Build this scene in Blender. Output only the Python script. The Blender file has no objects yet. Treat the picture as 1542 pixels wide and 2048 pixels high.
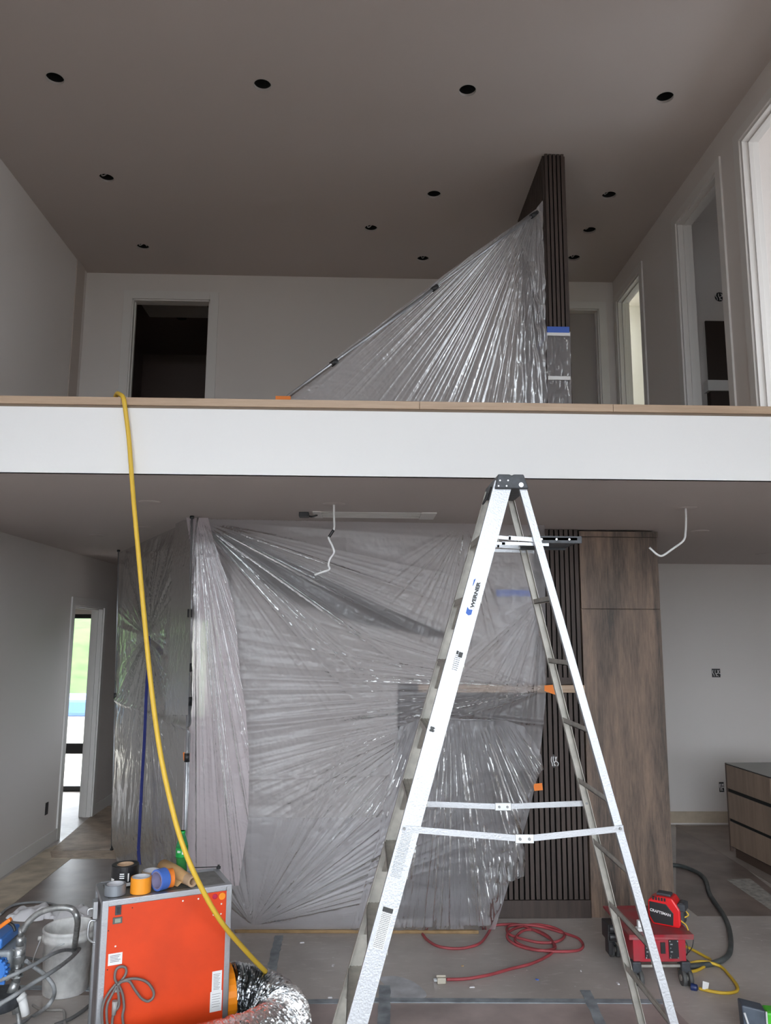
import bpy, bmesh, math, random
import numpy as np
from mathutils import Vector, Matrix
C = bpy.context.scene.collection
SC = bpy.context.scene
PI = math.pi
rnd = random.Random(7)

# ---------------------------------------------------------------- camera
EYE = 2.15
FPX = 1560.0
_y, _p, _r = [math.radians(a) for a in (1.62, 8.97, 0.33)]
fw = Vector((math.sin(_y)*math.cos(_p), math.cos(_y)*math.cos(_p), math.sin(_p)))
r0 = Vector((math.cos(_y), -math.sin(_y), 0)); u0 = r0.cross(fw)
cr = r0*math.cos(_r) + u0*math.sin(_r); cu = -r0*math.sin(_r) + u0*math.cos(_r)
cam = bpy.data.cameras.new('camera'); camo = bpy.data.objects.new('camera', cam); C.objects.link(camo)
M = Matrix((( cr.x, cu.x, -fw.x, 0), (cr.y, cu.y, -fw.y, 0), (cr.z, cu.z, -fw.z, EYE), (0, 0, 0, 1)))
camo.matrix_world = M
cam.sensor_fit = 'HORIZONTAL'; cam.sensor_width = 36; cam.lens = FPX*36/1542
cam.clip_start = .05; cam.clip_end = 500
SC.camera = camo
def _ray(x, y): return cr*((x-771)/FPX) - cu*((y-1024)/FPX) + fw
def at(x, y, Y):
    d = _ray(x, y); return Vector((0, 0, EYE)) + d*(Y/d.y)
def flo(x, y, z=0.0):
    d = _ray(x, y); return Vector((0, 0, EYE)) + d*((z-EYE)/d.z)
def atx(x, y, X):
    d = _ray(x, y); return Vector((0, 0, EYE)) + d*(X/d.x)

# ---------------------------------------------------------------- light
SC.view_settings.view_transform = 'Standard'; SC.view_settings.look = 'None'
SC.view_settings.exposure = 2.0; SC.view_settings.gamma = 1; SC.view_settings.use_curve_mapping = False
SC.cycles.max_bounces = 12; SC.cycles.diffuse_bounces = 7; SC.cycles.transparent_max_bounces = 24
SC.cycles.caustics_reflective = False; SC.cycles.caustics_refractive = True
SC.cycles.sample_clamp_indirect = 6
SKY = 3.0
W = bpy.data.worlds.new('overcast_sky'); SC.world = W; W.use_nodes = True
wn = W.node_tree; wn.nodes.clear()
wo = wn.nodes.new('ShaderNodeOutputWorld'); wb = wn.nodes.new('ShaderNodeBackground')
tc = wn.nodes.new('ShaderNodeTexCoord'); sp = wn.nodes.new('ShaderNodeSeparateXYZ'); rp = wn.nodes.new('ShaderNodeValToRGB')
wn.links.new(tc.outputs['Generated'], sp.inputs[0]); wn.links.new(sp.outputs['Z'], rp.inputs[0])
wn.links.new(rp.outputs[0], wb.inputs[0]); wn.links.new(wb.outputs[0], wo.inputs[0])
wb.inputs[1].default_value = SKY
rp.color_ramp.elements[0].position = 0.0; rp.color_ramp.elements[0].color = (.50, .55, .60, 1)
rp.color_ramp.elements[1].position = 0.7; rp.color_ramp.elements[1].color = (.90, .96, 1.0, 1)
def portal(name, loc, rot, w, h):
    l = bpy.data.lights.new(name, 'AREA'); l.shape = 'RECTANGLE'; l.size = w; l.size_y = h
    l.cycles.is_portal = True
    o = bpy.data.objects.new(name, l); C.objects.link(o); o.location = loc; o.rotation_euler = rot
FY = -3.4       # window facade behind the camera
portal('window_daylight', (-.15, FY+.1, 2.87), (PI/2, 0, PI), 5.9, 5.3)
portal('window_daylight', (4.8, FY+.1, 1.6), (PI/2, 0, PI), 3.0, 2.6)

# ---------------------------------------------------------------- materials
_m = {}
def mat(name, col, rough=.6, metal=0, var=0, vs=6, bump=0, bs=60, stretch=(1,1,1), trans=0, col2=None, spec=.5, coat=0):
    if name in _m: return _m[name]
    m = bpy.data.materials.new(name); m.use_nodes = True; _m[name] = m
    nt = m.node_tree; N = nt.nodes; L = nt.links; b = N['Principled BSDF']
    b.inputs['Base Color'].default_value = (*col, 1); b.inputs['Roughness'].default_value = rough
    b.inputs['Metallic'].default_value = metal
    b.inputs['Specular IOR Level'].default_value = spec
    b.inputs['Coat Weight'].default_value = coat
    if var or bump or col2:
        t = N.new('ShaderNodeTexCoord'); mp = N.new('ShaderNodeMapping'); mp.inputs['Scale'].default_value = stretch
        L.new(t.outputs['Object'], mp.inputs[0])
    if var or col2:
        n = N.new('ShaderNodeTexNoise'); n.inputs['Scale'].default_value = vs; n.inputs['Detail'].default_value = 6
        L.new(mp.outputs[0], n.inputs['Vector'])
        r = N.new('ShaderNodeValToRGB'); r.color_ramp.elements[0].position = .35; r.color_ramp.elements[1].position = .65
        c2 = col2 or [c*(1-var) for c in col]
        c1 = col if col2 else [min(1, c*(1+var*.6)) for c in col]
        r.color_ramp.elements[0].color = (*c2, 1); r.color_ramp.elements[1].color = (*c1, 1)
        L.new(n.outputs[0], r.inputs[0]); L.new(r.outputs[0], b.inputs['Base Color'])
    if bump:
        n2 = N.new('ShaderNodeTexNoise'); n2.inputs['Scale'].default_value = bs; n2.inputs['Detail'].default_value = 4
        L.new(mp.outputs[0], n2.inputs['Vector'])
        bp = N.new('ShaderNodeBump'); bp.inputs['Strength'].default_value = bump; bp.inputs['Distance'].default_value = .01
        L.new(n2.outputs[0], bp.inputs['Height']); L.new(bp.outputs[0], b.inputs['Normal'])
    return m
def plastic(name, clear=.4, col=(.74, .72, .75), rough=.24, bs=16, bump=.25, gloss=1.0, haze=.5):
    m = bpy.data.materials.new(name); m.use_nodes = True; nt = m.node_tree; N = nt.nodes; L = nt.links; N.clear()
    o = N.new('ShaderNodeOutputMaterial'); tr = N.new('ShaderNodeBsdfTransparent'); di = N.new('ShaderNodeBsdfDiffuse')
    tl = N.new('ShaderNodeBsdfTranslucent'); gl = N.new('ShaderNodeBsdfGlossy'); a = N.new('ShaderNodeMixShader')
    g = N.new('ShaderNodeMixShader'); x = N.new('ShaderNodeMixShader'); fr = N.new('ShaderNodeFresnel')
    tr.inputs[0].default_value = (.96, .96, .97, 1); di.inputs[0].default_value = (*col, 1); tl.inputs[0].default_value = (*col, 1)
    gl.inputs['Roughness'].default_value = rough; fr.inputs[0].default_value = 1.45
    t = N.new('ShaderNodeTexCoord')
    n = N.new('ShaderNodeTexNoise'); n.inputs['Scale'].default_value = bs; n.inputs['Detail'].default_value = 5; n.inputs['Distortion'].default_value = 1.2
    bp = N.new('ShaderNodeBump'); bp.inputs['Strength'].default_value = bump; bp.inputs['Distance'].default_value = .02
    L.new(t.outputs['Object'], n.inputs['Vector']); L.new(n.outputs[0], bp.inputs['Height'])
    for q in (di, tl, gl, fr): L.new(bp.outputs[0], q.inputs['Normal'])
    # film that is stretched thinner here and milkier there
    n2 = N.new('ShaderNodeTexNoise'); n2.inputs['Scale'].default_value = 1.3; n2.inputs['Detail'].default_value = 3
    mr = N.new('ShaderNodeMapRange'); mr.inputs['From Min'].default_value = .3; mr.inputs['From Max'].default_value = .7
    mr.inputs['To Min'].default_value = clear-.08; mr.inputs['To Max'].default_value = clear+.08
    L.new(t.outputs['Object'], n2.inputs['Vector']); L.new(n2.outputs[0], mr.inputs[0]); L.new(mr.outputs[0], g.inputs[0])
    a.inputs[0].default_value = .45; L.new(di.outputs[0], a.inputs[1]); L.new(tl.outputs[0], a.inputs[2])
    rf = N.new('ShaderNodeBsdfRefraction'); rf.inputs['IOR'].default_value = 1.10; rf.inputs['Roughness'].default_value = .45; rf.inputs[0].default_value = (.95, .95, .96, 1)
    tm = N.new('ShaderNodeMixShader'); tm.inputs[0].default_value = haze; L.new(tr.outputs[0], tm.inputs[1]); L.new(rf.outputs[0], tm.inputs[2])
    L.new(a.outputs[0], g.inputs[1]); L.new(tm.outputs[0], g.inputs[2])
    mm = N.new('ShaderNodeMath'); mm.operation = 'MULTIPLY'; mm.inputs[1].default_value = gloss; L.new(fr.outputs[0], mm.inputs[0])
    L.new(mm.outputs[0], x.inputs[0]); L.new(g.outputs[0], x.inputs[1]); L.new(gl.outputs[0], x.inputs[2])
    L.new(x.outputs[0], o.inputs[0]); return m
def wood(name, c1, c2, rough=.45, sc=(14, 14, .8)):
    m = bpy.data.materials.new(name); m.use_nodes = True; nt = m.node_tree; N = nt.nodes; L = nt.links; b = N['Principled BSDF']
    t = N.new('ShaderNodeTexCoord'); mp = N.new('ShaderNodeMapping'); mp.inputs['Scale'].default_value = sc
    L.new(t.outputs['Object'], mp.inputs[0])
    n = N.new('ShaderNodeTexNoise'); n.inputs['Scale'].default_value = 1.0; n.inputs['Detail'].default_value = 3; n.inputs['Distortion'].default_value = .6
    n2 = N.new('ShaderNodeTexNoise'); n2.inputs['Scale'].default_value = 9; n2.inputs['Detail'].default_value = 6; n2.inputs['Roughness'].default_value = .7
    L.new(mp.outputs[0], n.inputs['Vector']); L.new(mp.outputs[0], n2.inputs['Vector'])
    mx = N.new('ShaderNodeMath'); mx.operation = 'MULTIPLY_ADD'; mx.inputs[1].default_value = .4; L.new(n2.outputs[0], mx.inputs[0])
    m2 = N.new('ShaderNodeMath'); m2.operation = 'MULTIPLY'; m2.inputs[1].default_value = .6; L.new(n.outputs[0], m2.inputs[0]); L.new(m2.outputs[0], mx.inputs[2])
    r = N.new('ShaderNodeValToRGB'); r.color_ramp.elements[0].position = .36; r.color_ramp.elements[1].position = .64
    r.color_ramp.elements[0].color = (*c2, 1); r.color_ramp.elements[1].color = (*c1, 1)
    L.new(mx.outputs[0], r.inputs[0]); L.new(r.outputs[0], b.inputs['Base Color']); b.inputs['Roughness'].default_value = rough
    return m
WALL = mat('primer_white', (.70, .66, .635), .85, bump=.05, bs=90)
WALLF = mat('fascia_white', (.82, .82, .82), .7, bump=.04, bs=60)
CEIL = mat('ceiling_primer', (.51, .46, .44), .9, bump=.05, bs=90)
TRIM = mat('trim_white', (.71, .69, .67), .55)
DARKIN = mat('dark_interior', (.012, .012, .012), .8)
OAK = wood('pale_oak', (.52, .38, .27), (.40, .28, .19), .5, (.8, 14, 14))
WALNUT = wood('smoked_oak', (.245, .165, .120), (.050, .038, .032), .5, (9, 9, .9))
SLAT = wood('dark_slat', (.072, .050, .042), (.040, .028, .024), .6, (18, 18, 1.2))
SLATB = mat('slat_felt', (.004, .004, .004), 1.0, spec=0)
ISL = wood('island_oak', (.36, .26, .195), (.25, .18, .14), .5, (16, 16, 1.0))
BLACK = mat('black_plastic', (.02, .02, .022), .45)
DGREY = mat('dark_grey_plastic', (.05, .055, .065), .5, var=.3, vs=30)
ALU = mat('aluminium', (.47, .48, .505), .42, metal=.85, var=.08, vs=30, bump=.15, bs=3, stretch=(40, 40, 40))
ALUD = mat('aluminium_dull', (.44, .42, .38), .5, metal=.6, var=.15, vs=20)
STEEL = mat('galvanised', (.62, .64, .66), .35, metal=.9)
ORANGE = mat('orange_panel', (.70, .052, .004), .5, var=.10, vs=5)
ORTAPE = mat('orange_tape', (.90, .24, .03), .6)
YELT = mat('yellow_tape', (.92, .33, .02), .45)
YEL = mat('yellow_rubber', (.72, .47, .05), .5)
YELB = mat('bright_yellow_rubber', (.66, .44, .04), .45)
BLUE = mat('blue_tape', (.06, .14, .52), .6)
NAVY = mat('navy_zipper', (.02, .03, .17), .6)
REDC = mat('red_rubber', (.36, .06, .07), .5, var=.2, vs=8)
RED = mat('red_paint', (.46, .015, .035), .35, col2=(.36, .05, .06), vs=12)
REDB = mat('red_plastic', (.75, .015, .02), .35)
GREYT = mat('duct_tape', (.24, .26, .29), .35, metal=.3)
WHITE = mat('white_plastic', (.80, .80, .80), .5)
PAPERW = mat('white_paper', (.78, .77, .80), .8)
KRAFT = mat('kraft_tape', (.50, .33, .17), .7)
BROWNP = mat('kraft_roll', (.72, .44, .20), .7, var=.1, vs=9)
STRIPW = mat('strip_wood', (.33, .21, .10), .7, var=.25, vs=10)
GREEN = mat('green_label', (.01, .33, .06), .35)
POLY = plastic('poly_sheet', .70)
POLYT = plastic('poly_sheet_thin', .83, haze=.25)
POLYU = plastic('poly_loft', .54, rough=.32, gloss=.65, haze=.35)
POLYS = plastic('poly_side_brightened', .42, col=(.86, .83, .86))  # paler, milkier copy of the film; its colour makes up for weak side light
POLYF = plastic('poly_flap', .24, col=(.92, .82, .86))

def floor_mat():
    m = bpy.data.materials.new('floor_board'); m.use_nodes = True; nt = m.node_tree; N = nt.nodes; L = nt.links; b = N['Principled BSDF']
    t = N.new('ShaderNodeTexCoord')
    def noise(s, d, sc=(1,1,1), rg=.6):
        mp = N.new('ShaderNodeMapping'); mp.inputs['Scale'].default_value = sc; L.new(t.outputs['Object'], mp.inputs[0])
        n = N.new('ShaderNodeTexNoise'); n.inputs['Scale'].default_value = s; n.inputs['Detail'].default_value = d; n.inputs['Roughness'].default_value = rg
        L.new(mp.outputs[0], n.inputs['Vector']); return n
    a = noise(1.4, 5); r = N.new('ShaderNodeValToRGB')
    r.color_ramp.elements[0].position = .3; r.color_ramp.elements[1].position = .7
    r.color_ramp.elements[0].color = (.40, .36, .34, 1); r.color_ramp.elements[1].color = (.58, .53, .50, 1)
    L.new(a.outputs[0], r.inputs[0])
    d = noise(9, 8, (1, 3, 1)); r2 = N.new('ShaderNodeValToRGB'); r2.color_ramp.elements[0].position = .56; r2.color_ramp.elements[1].position = .80
    L.new(d.outputs[0], r2.inputs[0]); mx = N.new('ShaderNodeMixRGB'); L.new(r2.outputs[0], mx.inputs[0])
    L.new(r.outputs[0], mx.inputs[1]); mx.inputs[2].default_value = (.66, .62, .60, 1)
    # paint specks
    v = N.new('ShaderNodeTexVoronoi'); v.inputs['Scale'].default_value = 5; L.new(t.outputs['Object'], v.inputs['Vector'])
    lt = N.new('ShaderNodeMath'); lt.operation = 'LESS_THAN'; lt.inputs[1].default_value = .035; L.new(v.outputs['Distance'], lt.inputs[0])
    m2 = N.new('ShaderNodeMixRGB'); L.new(lt.outputs[0], m2.inputs[0]); L.new(mx.outputs[0], m2.inputs[1]); m2.inputs[2].default_value = (.62, .60, .58, 1)
    L.new(m2.outputs[0], b.inputs['Base Color'])
    rr = noise(3, 5); mr = N.new('ShaderNodeMapRange'); mr.inputs['To Min'].default_value = .30; mr.inputs['To Max'].default_value = .55
    L.new(rr.outputs[0], mr.inputs[0]); L.new(mr.outputs[0], b.inputs['Roughness'])
    bn = noise(30, 6); bp = N.new('ShaderNodeBump'); bp.inputs['Strength'].default_value = .12; bp.inputs['Distance'].default_value = .01
    L.new(bn.outputs[0], bp.inputs['Height']); L.new(bp.outputs[0], b.inputs['Normal'])
    return m
FLOOR = floor_mat()

# ---------------------------------------------------------------- mesh helpers
class MB:
    def __init__(s): s.v = []; s.f = []; s.sm = []
    def add(s, vs, fs, smooth=False):
        n = len(s.v); s.v += [tuple(v) for v in vs]; s.f += [tuple(i+n for i in f) for f in fs]; s.sm += [smooth]*len(fs); return s
    def box(s, x0, x1, y0, y1, z0, z1, M=None):
        vs = [Vector((x, y, z)) for x in (x0, x1) for y in (y0, y1) for z in (z0, z1)]
        if M: vs = [M @ v for v in vs]
        return s.add(vs, [(0,1,3,2), (4,6,7,5), (0,4,5,1), (2,3,7,6), (0,2,6,4), (1,5,7,3)])
    def bar(s, p0, p1, w, d, side):
        """bar of width w along 'side' and depth d along the third axis"""
        p0 = Vector(p0); p1 = Vector(p1); a = (p1-p0).normalized(); sd = Vector(side); sd = (sd - a*sd.dot(a)).normalized(); t = a.cross(sd)
        vs = [p + sd*(i*w/2) + t*(j*d/2) for p in (p0, p1) for i in (-1, 1) for j in (-1, 1)]
        return s.add(vs, [(0,1,3,2), (4,6,7,5), (0,4,5,1), (2,3,7,6), (0,2,6,4), (1,5,7,3)])
    def cyl(s, p0, p1, r, r2=None, n=20, caps=True, smooth=True):
        p0 = Vector(p0); p1 = Vector(p1); a = (p1-p0).normalized()
        u = a.orthogonal().normalized(); w = a.cross(u); r2 = r if r2 is None else r2
        vs = []
        for p, q in ((p0, r), (p1, r2)):
            vs += [p + (u*math.cos(2*PI*i/n) + w*math.sin(2*PI*i/n))*q for i in range(n)]
        s.add(vs, [(i, (i+1) % n, (i+1) % n+n, i+n) for i in range(n)], smooth)
        if caps: s.add(vs, [tuple(range(n))[::-1], tuple(range(n, 2*n))])
        return s
    def lathe(s, prof, o=(0,0,0), axis=(0,0,1), n=28, smooth=True):
        a = Vector(axis).normalized(); u = a.orthogonal().normalized(); w = a.cross(u); o = Vector(o); vs = []
        for r, h in prof: vs += [o + a*h + (u*math.cos(2*PI*i/n) + w*math.sin(2*PI*i/n))*r for i in range(n)]
        fs = [(k*n+i, k*n+(i+1) % n, (k+1)*n+(i+1) % n, (k+1)*n+i) for k in range(len(prof)-1) for i in range(n)]
        return s.add(vs, fs, smooth)
    def ring(s, o, axis, ro, ri, h, n=32):
        return s.lathe([(ri, 0), (ro, 0), (ro, h), (ri, h), (ri, 0)], o, axis, n, False)
    def tube(s, pts, r, n=10, sub=6, closed=False, rf=None):
        P = spline([Vector(p) for p in pts], sub) if sub > 1 else [Vector(p) for p in pts]
        vs = []; u = None; K = len(P)
        for k in range(K):
            a = (P[min(k+1, K-1)] - P[max(k-1, 0)]).normalized()
            u = a.orthogonal().normalized() if u is None else (u - a*u.dot(a)).normalized()
            w = a.cross(u); rr = rf(k/(K-1), k) if rf else r
            for i in range(n):
                q = rr if not callable(rr) else rr(i)
                vs.append(P[k] + (u*math.cos(2*PI*i/n) + w*math.sin(2*PI*i/n))*q)
        fs = [(k*n+i, k*n+(i+1) % n, (k+1)*n+(i+1) % n, (k+1)*n+i) for k in range(K-1) for i in range(n)]
        s.add(vs, fs, True); s.add(vs, [tuple(range(n))[::-1], tuple(range((K-1)*n, K*n))]); return s
    def prism(s, poly, ext, M=None):
        """poly: list of 3D points, extruded by vector ext"""
        e = Vector(ext); n = len(poly); vs = [Vector(p) for p in poly] + [Vector(p)+e for p in poly]
        if M: vs = [M @ v for v in vs]
        return s.add(vs, [tuple(range(n))[::-1], tuple(range(n, 2*n))] + [(i, (i+1) % n, (i+1) % n+n, i+n) for i in range(n)])
    def build(s, name, m, parent=None, bevel=0):
        me = bpy.data.meshes.new(name); me.from_pydata(s.v, [], s.f)
        me.polygons.foreach_set('use_smooth', s.sm); me.materials.append(m); me.update()
        bm = bmesh.new(); bm.from_mesh(me); bmesh.ops.remove_doubles(bm, verts=bm.verts, dist=1e-6) if len(s.v) < 6000 else None
        bmesh.ops.recalc_face_normals(bm, faces=bm.faces); bm.to_mesh(me); bm.free()
        o = bpy.data.objects.new(name, me); C.objects.link(o)
        if parent: o.parent = parent; o.matrix_parent_inverse = PW(parent).inverted()
        if bevel:
            b = o.modifiers.new('bevel', 'BEVEL'); b.width = bevel; b.segments = 2; b.limit_method = 'ANGLE'
        return o
def PW(o):
    """world matrix without waiting for a depsgraph update"""
    m = o.matrix_basis.copy()
    while o.parent:
        m = o.parent.matrix_basis @ (o.matrix_parent_inverse @ m); o = o.parent
    return m
def spline(P, sub):
    out = []
    for i in range(len(P)-1):
        p0 = P[max(i-1, 0)]; p1 = P[i]; p2 = P[i+1]; p3 = P[min(i+2, len(P)-1)]
        for j in range(sub):
            t = j/sub
            out.append(.5*((2*p1) + (p2-p0)*t + (2*p0-5*p1+4*p2-p3)*t*t + (3*p1-p0-3*p2+p3)*t**3))
    out.append(P[-1]); return out
def struct(o): o['kind'] = 'structure'; return o
def tag(o, label, cat, group=None, kind=None):
    o['label'] = label; o['category'] = cat
    if group: o['group'] = group
    if kind: o['kind'] = kind
    return o
def thing(name, loc, label, cat, group=None):
    o = bpy.data.objects.new(name, None); o.empty_display_size = .05; C.objects.link(o); o.location = loc
    return tag(o, label, cat, group)
def panel(mb, ax, c0, c1, a0, a1, z0, z1, holes=()):
    """slab: constant axis ax ('x','y' or 'z') between c0..c1, spans a0..a1 and z0..z1, holes (a0,a1,z0,z1)"""
    A = sorted({a0, a1, *[q for h in holes for q in h[:2] if a0 < q < a1]}); Z = sorted({z0, z1, *[q for h in holes for q in h[2:] if z0 < q < z1]})
    for i in range(len(A)-1):
        for j in range(len(Z)-1):
            am = (A[i]+A[i+1])/2; zm = (Z[j]+Z[j+1])/2
            if any(h[0] < am < h[1] and h[2] < zm < h[3] for h in holes): continue
            if ax == 'x': mb.box(c0, c1, A[i], A[i+1], Z[j], Z[j+1])
            elif ax == 'y': mb.box(A[i], A[i+1], c0, c1, Z[j], Z[j+1])
            else: mb.box(A[i], A[i+1], Z[j], Z[j+1], c0, c1)
    return mb
_dg = None
def text(body, size, Mx, m, parent, name='lettering', depth=.0006, shear=0, weight=0, align='CENTER'):
    cu_ = bpy.data.curves.new(name, 'FONT'); cu_.body = body; cu_.size = size; cu_.extrude = depth; cu_.shear = shear
    cu_.align_x = align; cu_.align_y = 'CENTER'; cu_.offset = weight; cu_.resolution_u = 3
    to = bpy.data.objects.new(name+'_tmp', cu_); C.objects.link(to)
    bpy.context.view_layer.update()
    me = bpy.data.meshes.new_from_object(to.evaluated_get(bpy.context.evaluated_depsgraph_get()))
    bpy.data.objects.remove(to); me.transform(Mx); me.name = name; me.materials.clear(); me.materials.append(m)
    o = bpy.data.objects.new(name, me); C.objects.link(o)
    if parent: o.parent = parent; o.matrix_parent_inverse = PW(parent).inverted()
    return o
def frame(o, x, y):
    """matrix whose local x,y axes lie along given world vectors at o"""
    x = Vector(x).normalized(); y = Vector(y); y = (y - x*y.dot(x)).normalized(); z = x.cross(y)
    return Matrix(((x.x, y.x, z.x, o[0]), (x.y, y.y, z.y, o[1]), (x.z, y.z, z.z, o[2]), (0, 0, 0, 1)))

# ================================================================= STRUCTURE
ZL = 3.03; ZU = 6.443; YB = 4.295; YU = 8.935; XL = -3.2; XLU = -3.36; XR = 3.025; YK = 9.4; ZF = 3.42
mb = MB(); mb.box(-9, 7, FY-.3, 11.4, -.15, 0); struct(mb.build('floor', FLOOR))
# lower ceiling / loft slab with a slot for the air diffuser
DX0, DX1, DY0, DY1 = -.36, .50, 5.58, 5.86
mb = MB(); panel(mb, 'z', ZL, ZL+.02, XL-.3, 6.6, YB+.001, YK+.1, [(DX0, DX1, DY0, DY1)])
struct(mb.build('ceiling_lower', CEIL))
mb = MB(); mb.box(XL-.3, 6.6, YB+.03, YK+.1, ZL+.16, ZF); struct(mb.build('floor_loft', STRIPW))
mb = MB(); mb.box(XL-.3, 6.6, YB, YB+.03, ZL, ZF); struct(mb.build('wall_loft_edge', WALLF))
mb = MB()
for a, b in ((-3.36, -1.37), (-1.368, .31), (.312, 1.42), (1.422, 3.025)): mb.box(a, b, YB-.02, YB+.22, ZF, ZF+.044)
struct(mb.build('trim_1', OAK, bevel=.002))
mb = MB(); mb.box(-3.36, 3.025, YB-.003, YB+.02, ZF-.012, ZF); struct(mb.build('trim_2', mat('dark_bead', (.20, .15, .11), .7)))  # dark brown strip under the oak cap
# upper ceiling with round cut-outs for the recessed cans
HOLES = [((110,157), ''), ((525,170), ''), ((935,181), ''), ((1330,195), ''), ((213,356), 'w'), ((868,389), ''), ((1218,391), 'w'),
         ((742,457), 'w'), ((1179,461), 'w'), ((286,494), 'w'), ((846,518), 'w'), ((1148,516), 'w')]
HC = [(flo(p[0], p[1], ZU), w) for p, w in HOLES]
HR = .068; hs = .1
def ceiling_cut(z, x0, x1, y0, y1, centers):
    m = MB(); hl = [(c.x-hs, c.x+hs, c.y-hs, c.y+hs) for c in centers]
    X = sorted({x0, x1, *[q for h in hl for q in h[:2]]}); Y = sorted({y0, y1, *[q for h in hl for q in h[2:]]})
    for i in range(len(X)-1):
        for j in range(len(Y)-1):
            xm = (X[i]+X[i+1])/2; ym = (Y[j]+Y[j+1])/2
            if any(h[0] < xm < h[1] and h[2] < ym < h[3] for h in hl): continue
            m.add([(X[i], Y[j], z), (X[i+1], Y[j], z), (X[i+1], Y[j+1], z), (X[i], Y[j+1], z)], [(0, 1, 2, 3)])
    for c in centers:
        n = 32; vs = []
        for k in range(n):
            a = 2*PI*k/n; dx, dy = math.cos(a), math.sin(a); q = hs/max(abs(dx), abs(dy))
            vs += [(c.x+dx*q, c.y+dy*q, z), (c.x+dx*HR, c.y+dy*HR, z), (c.x+dx*HR, c.y+dy*HR, z+.02)]
        m.add(vs, [f for k in range(n) for f in ((k*3, k*3+1, (k+1) % n*3+1, (k+1) % n*3), (k*3+1, k*3+2, (k+1) % n*3+2, (k+1) % n*3+1))])
    m.box(x0, x1, y0, y1, z+.22, z+.3)
    return m
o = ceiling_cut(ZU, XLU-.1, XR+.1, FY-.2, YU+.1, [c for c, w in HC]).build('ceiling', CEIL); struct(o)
# left wall: lower with the hall doorway, upper
D0, D1, DH = 8.80, 9.80, 2.46
mb = MB(); panel(mb, 'x', XL-.14, XL, FY, 11.6, 0, ZL, [(D0, D1, -.1, DH)]); struct(mb.build('wall_left', WALL))
mb = MB(); mb.box(XLU-.14, XLU, FY, YU+.2, ZL, ZU+.2); mb.box(XL-.16, XL, FY, YB, ZL-.01, ZL+.0); struct(mb.build('wall_left_upper', WALL))
mb = MB(); mb.box(XLU, XLU+.012, YU-.34, YU-.10, ZF, ZU); struct(mb.build('trim_3', mat('unpainted_plaster', (.50, .44, .40), .9)))
# upper back wall with two door openings
UL = (-2.80, -1.87, ZF-.3, 6.12); UD = (1.95, 2.84, ZF-.3, 6.09)
mb = MB(); panel(mb, 'y', YU, YU+.13, XLU-.14, XR+.14, ZF-.3, ZU+.2, [UL, UD]); struct(mb.build('wall_back_upper', WALL))
mb = MB(); panel(mb, 'y', YK, YK+.13, -2.45, 6.6, 0, ZL+.02, [(-2.40, -1.80, 1.15, 2.35)]); struct(mb.build('wall_back', WALL))
mb = MB(); mb.box(-3.2, -2.9, 11.5, 11.6, 0, ZL); mb.box(-2.45, -2.35, YK+.13, 11.6, 0, ZL); mb.box(-3.2, -2.35, 11.5, 11.6, 0, ZL); struct(mb.build('wall_hall', WALL))
mb = MB(); mb.box(-3.3, -2.35, YK+.1, 11.6, ZL, ZL+.02); struct(mb.build('ceiling_hall', CEIL))
# right upper wall with three door openings (A near, B, C far)
OA = (4.35, 5.70, ZF-.3, 6.13); OB = (6.13, 7.0, ZF-.3, 6.13); OC = (8.02, 8.80, ZF-.3, 6.13)
mb = MB(); panel(mb, 'x', XR, XR+.14, FY, YU+.1, ZL+.02, ZU+.2, [OA, OB, OC]); struct(mb.build('wall_right_upper', WALL))
# facade behind the camera with tall windows, right side of open plan
mb = MB(); panel(mb, 'y', FY-.2, FY, XLU-.3, 6.6, 0, ZU+.2, [(-3.05, 2.75, .25, 5.5), (3.4, 6.2, .4, 2.9)]); struct(mb.build('wall_front', WALL))
mb = MB(); mb.box(6.5, 6.64, FY, YK, 0, ZL+.1); struct(mb.build('wall_right', WALL))
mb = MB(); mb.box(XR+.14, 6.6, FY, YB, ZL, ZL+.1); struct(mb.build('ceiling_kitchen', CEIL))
mb = MB()
for x in (-3.05, -1.62, -.18, 1.26, 2.69): mb.box(x, x+.06, FY-.14, FY-.06, .25, 5.5)
for z in (.25, 2.9, 5.44): mb.box(-3.05, 2.75, FY-.14, FY-.06, z, z+.06)
struct(mb.build('window_1', BLACK))
mb = MB()
for x in (3.4, 4.77, 6.14): mb.box(x, x+.06, FY-.14, FY-.06, .4, 2.9)
for z in (.4, 2.84): mb.box(3.4, 6.2, FY-.14, FY-.06, z, z+.06)
struct(mb.build('window_2', BLACK))

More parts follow.
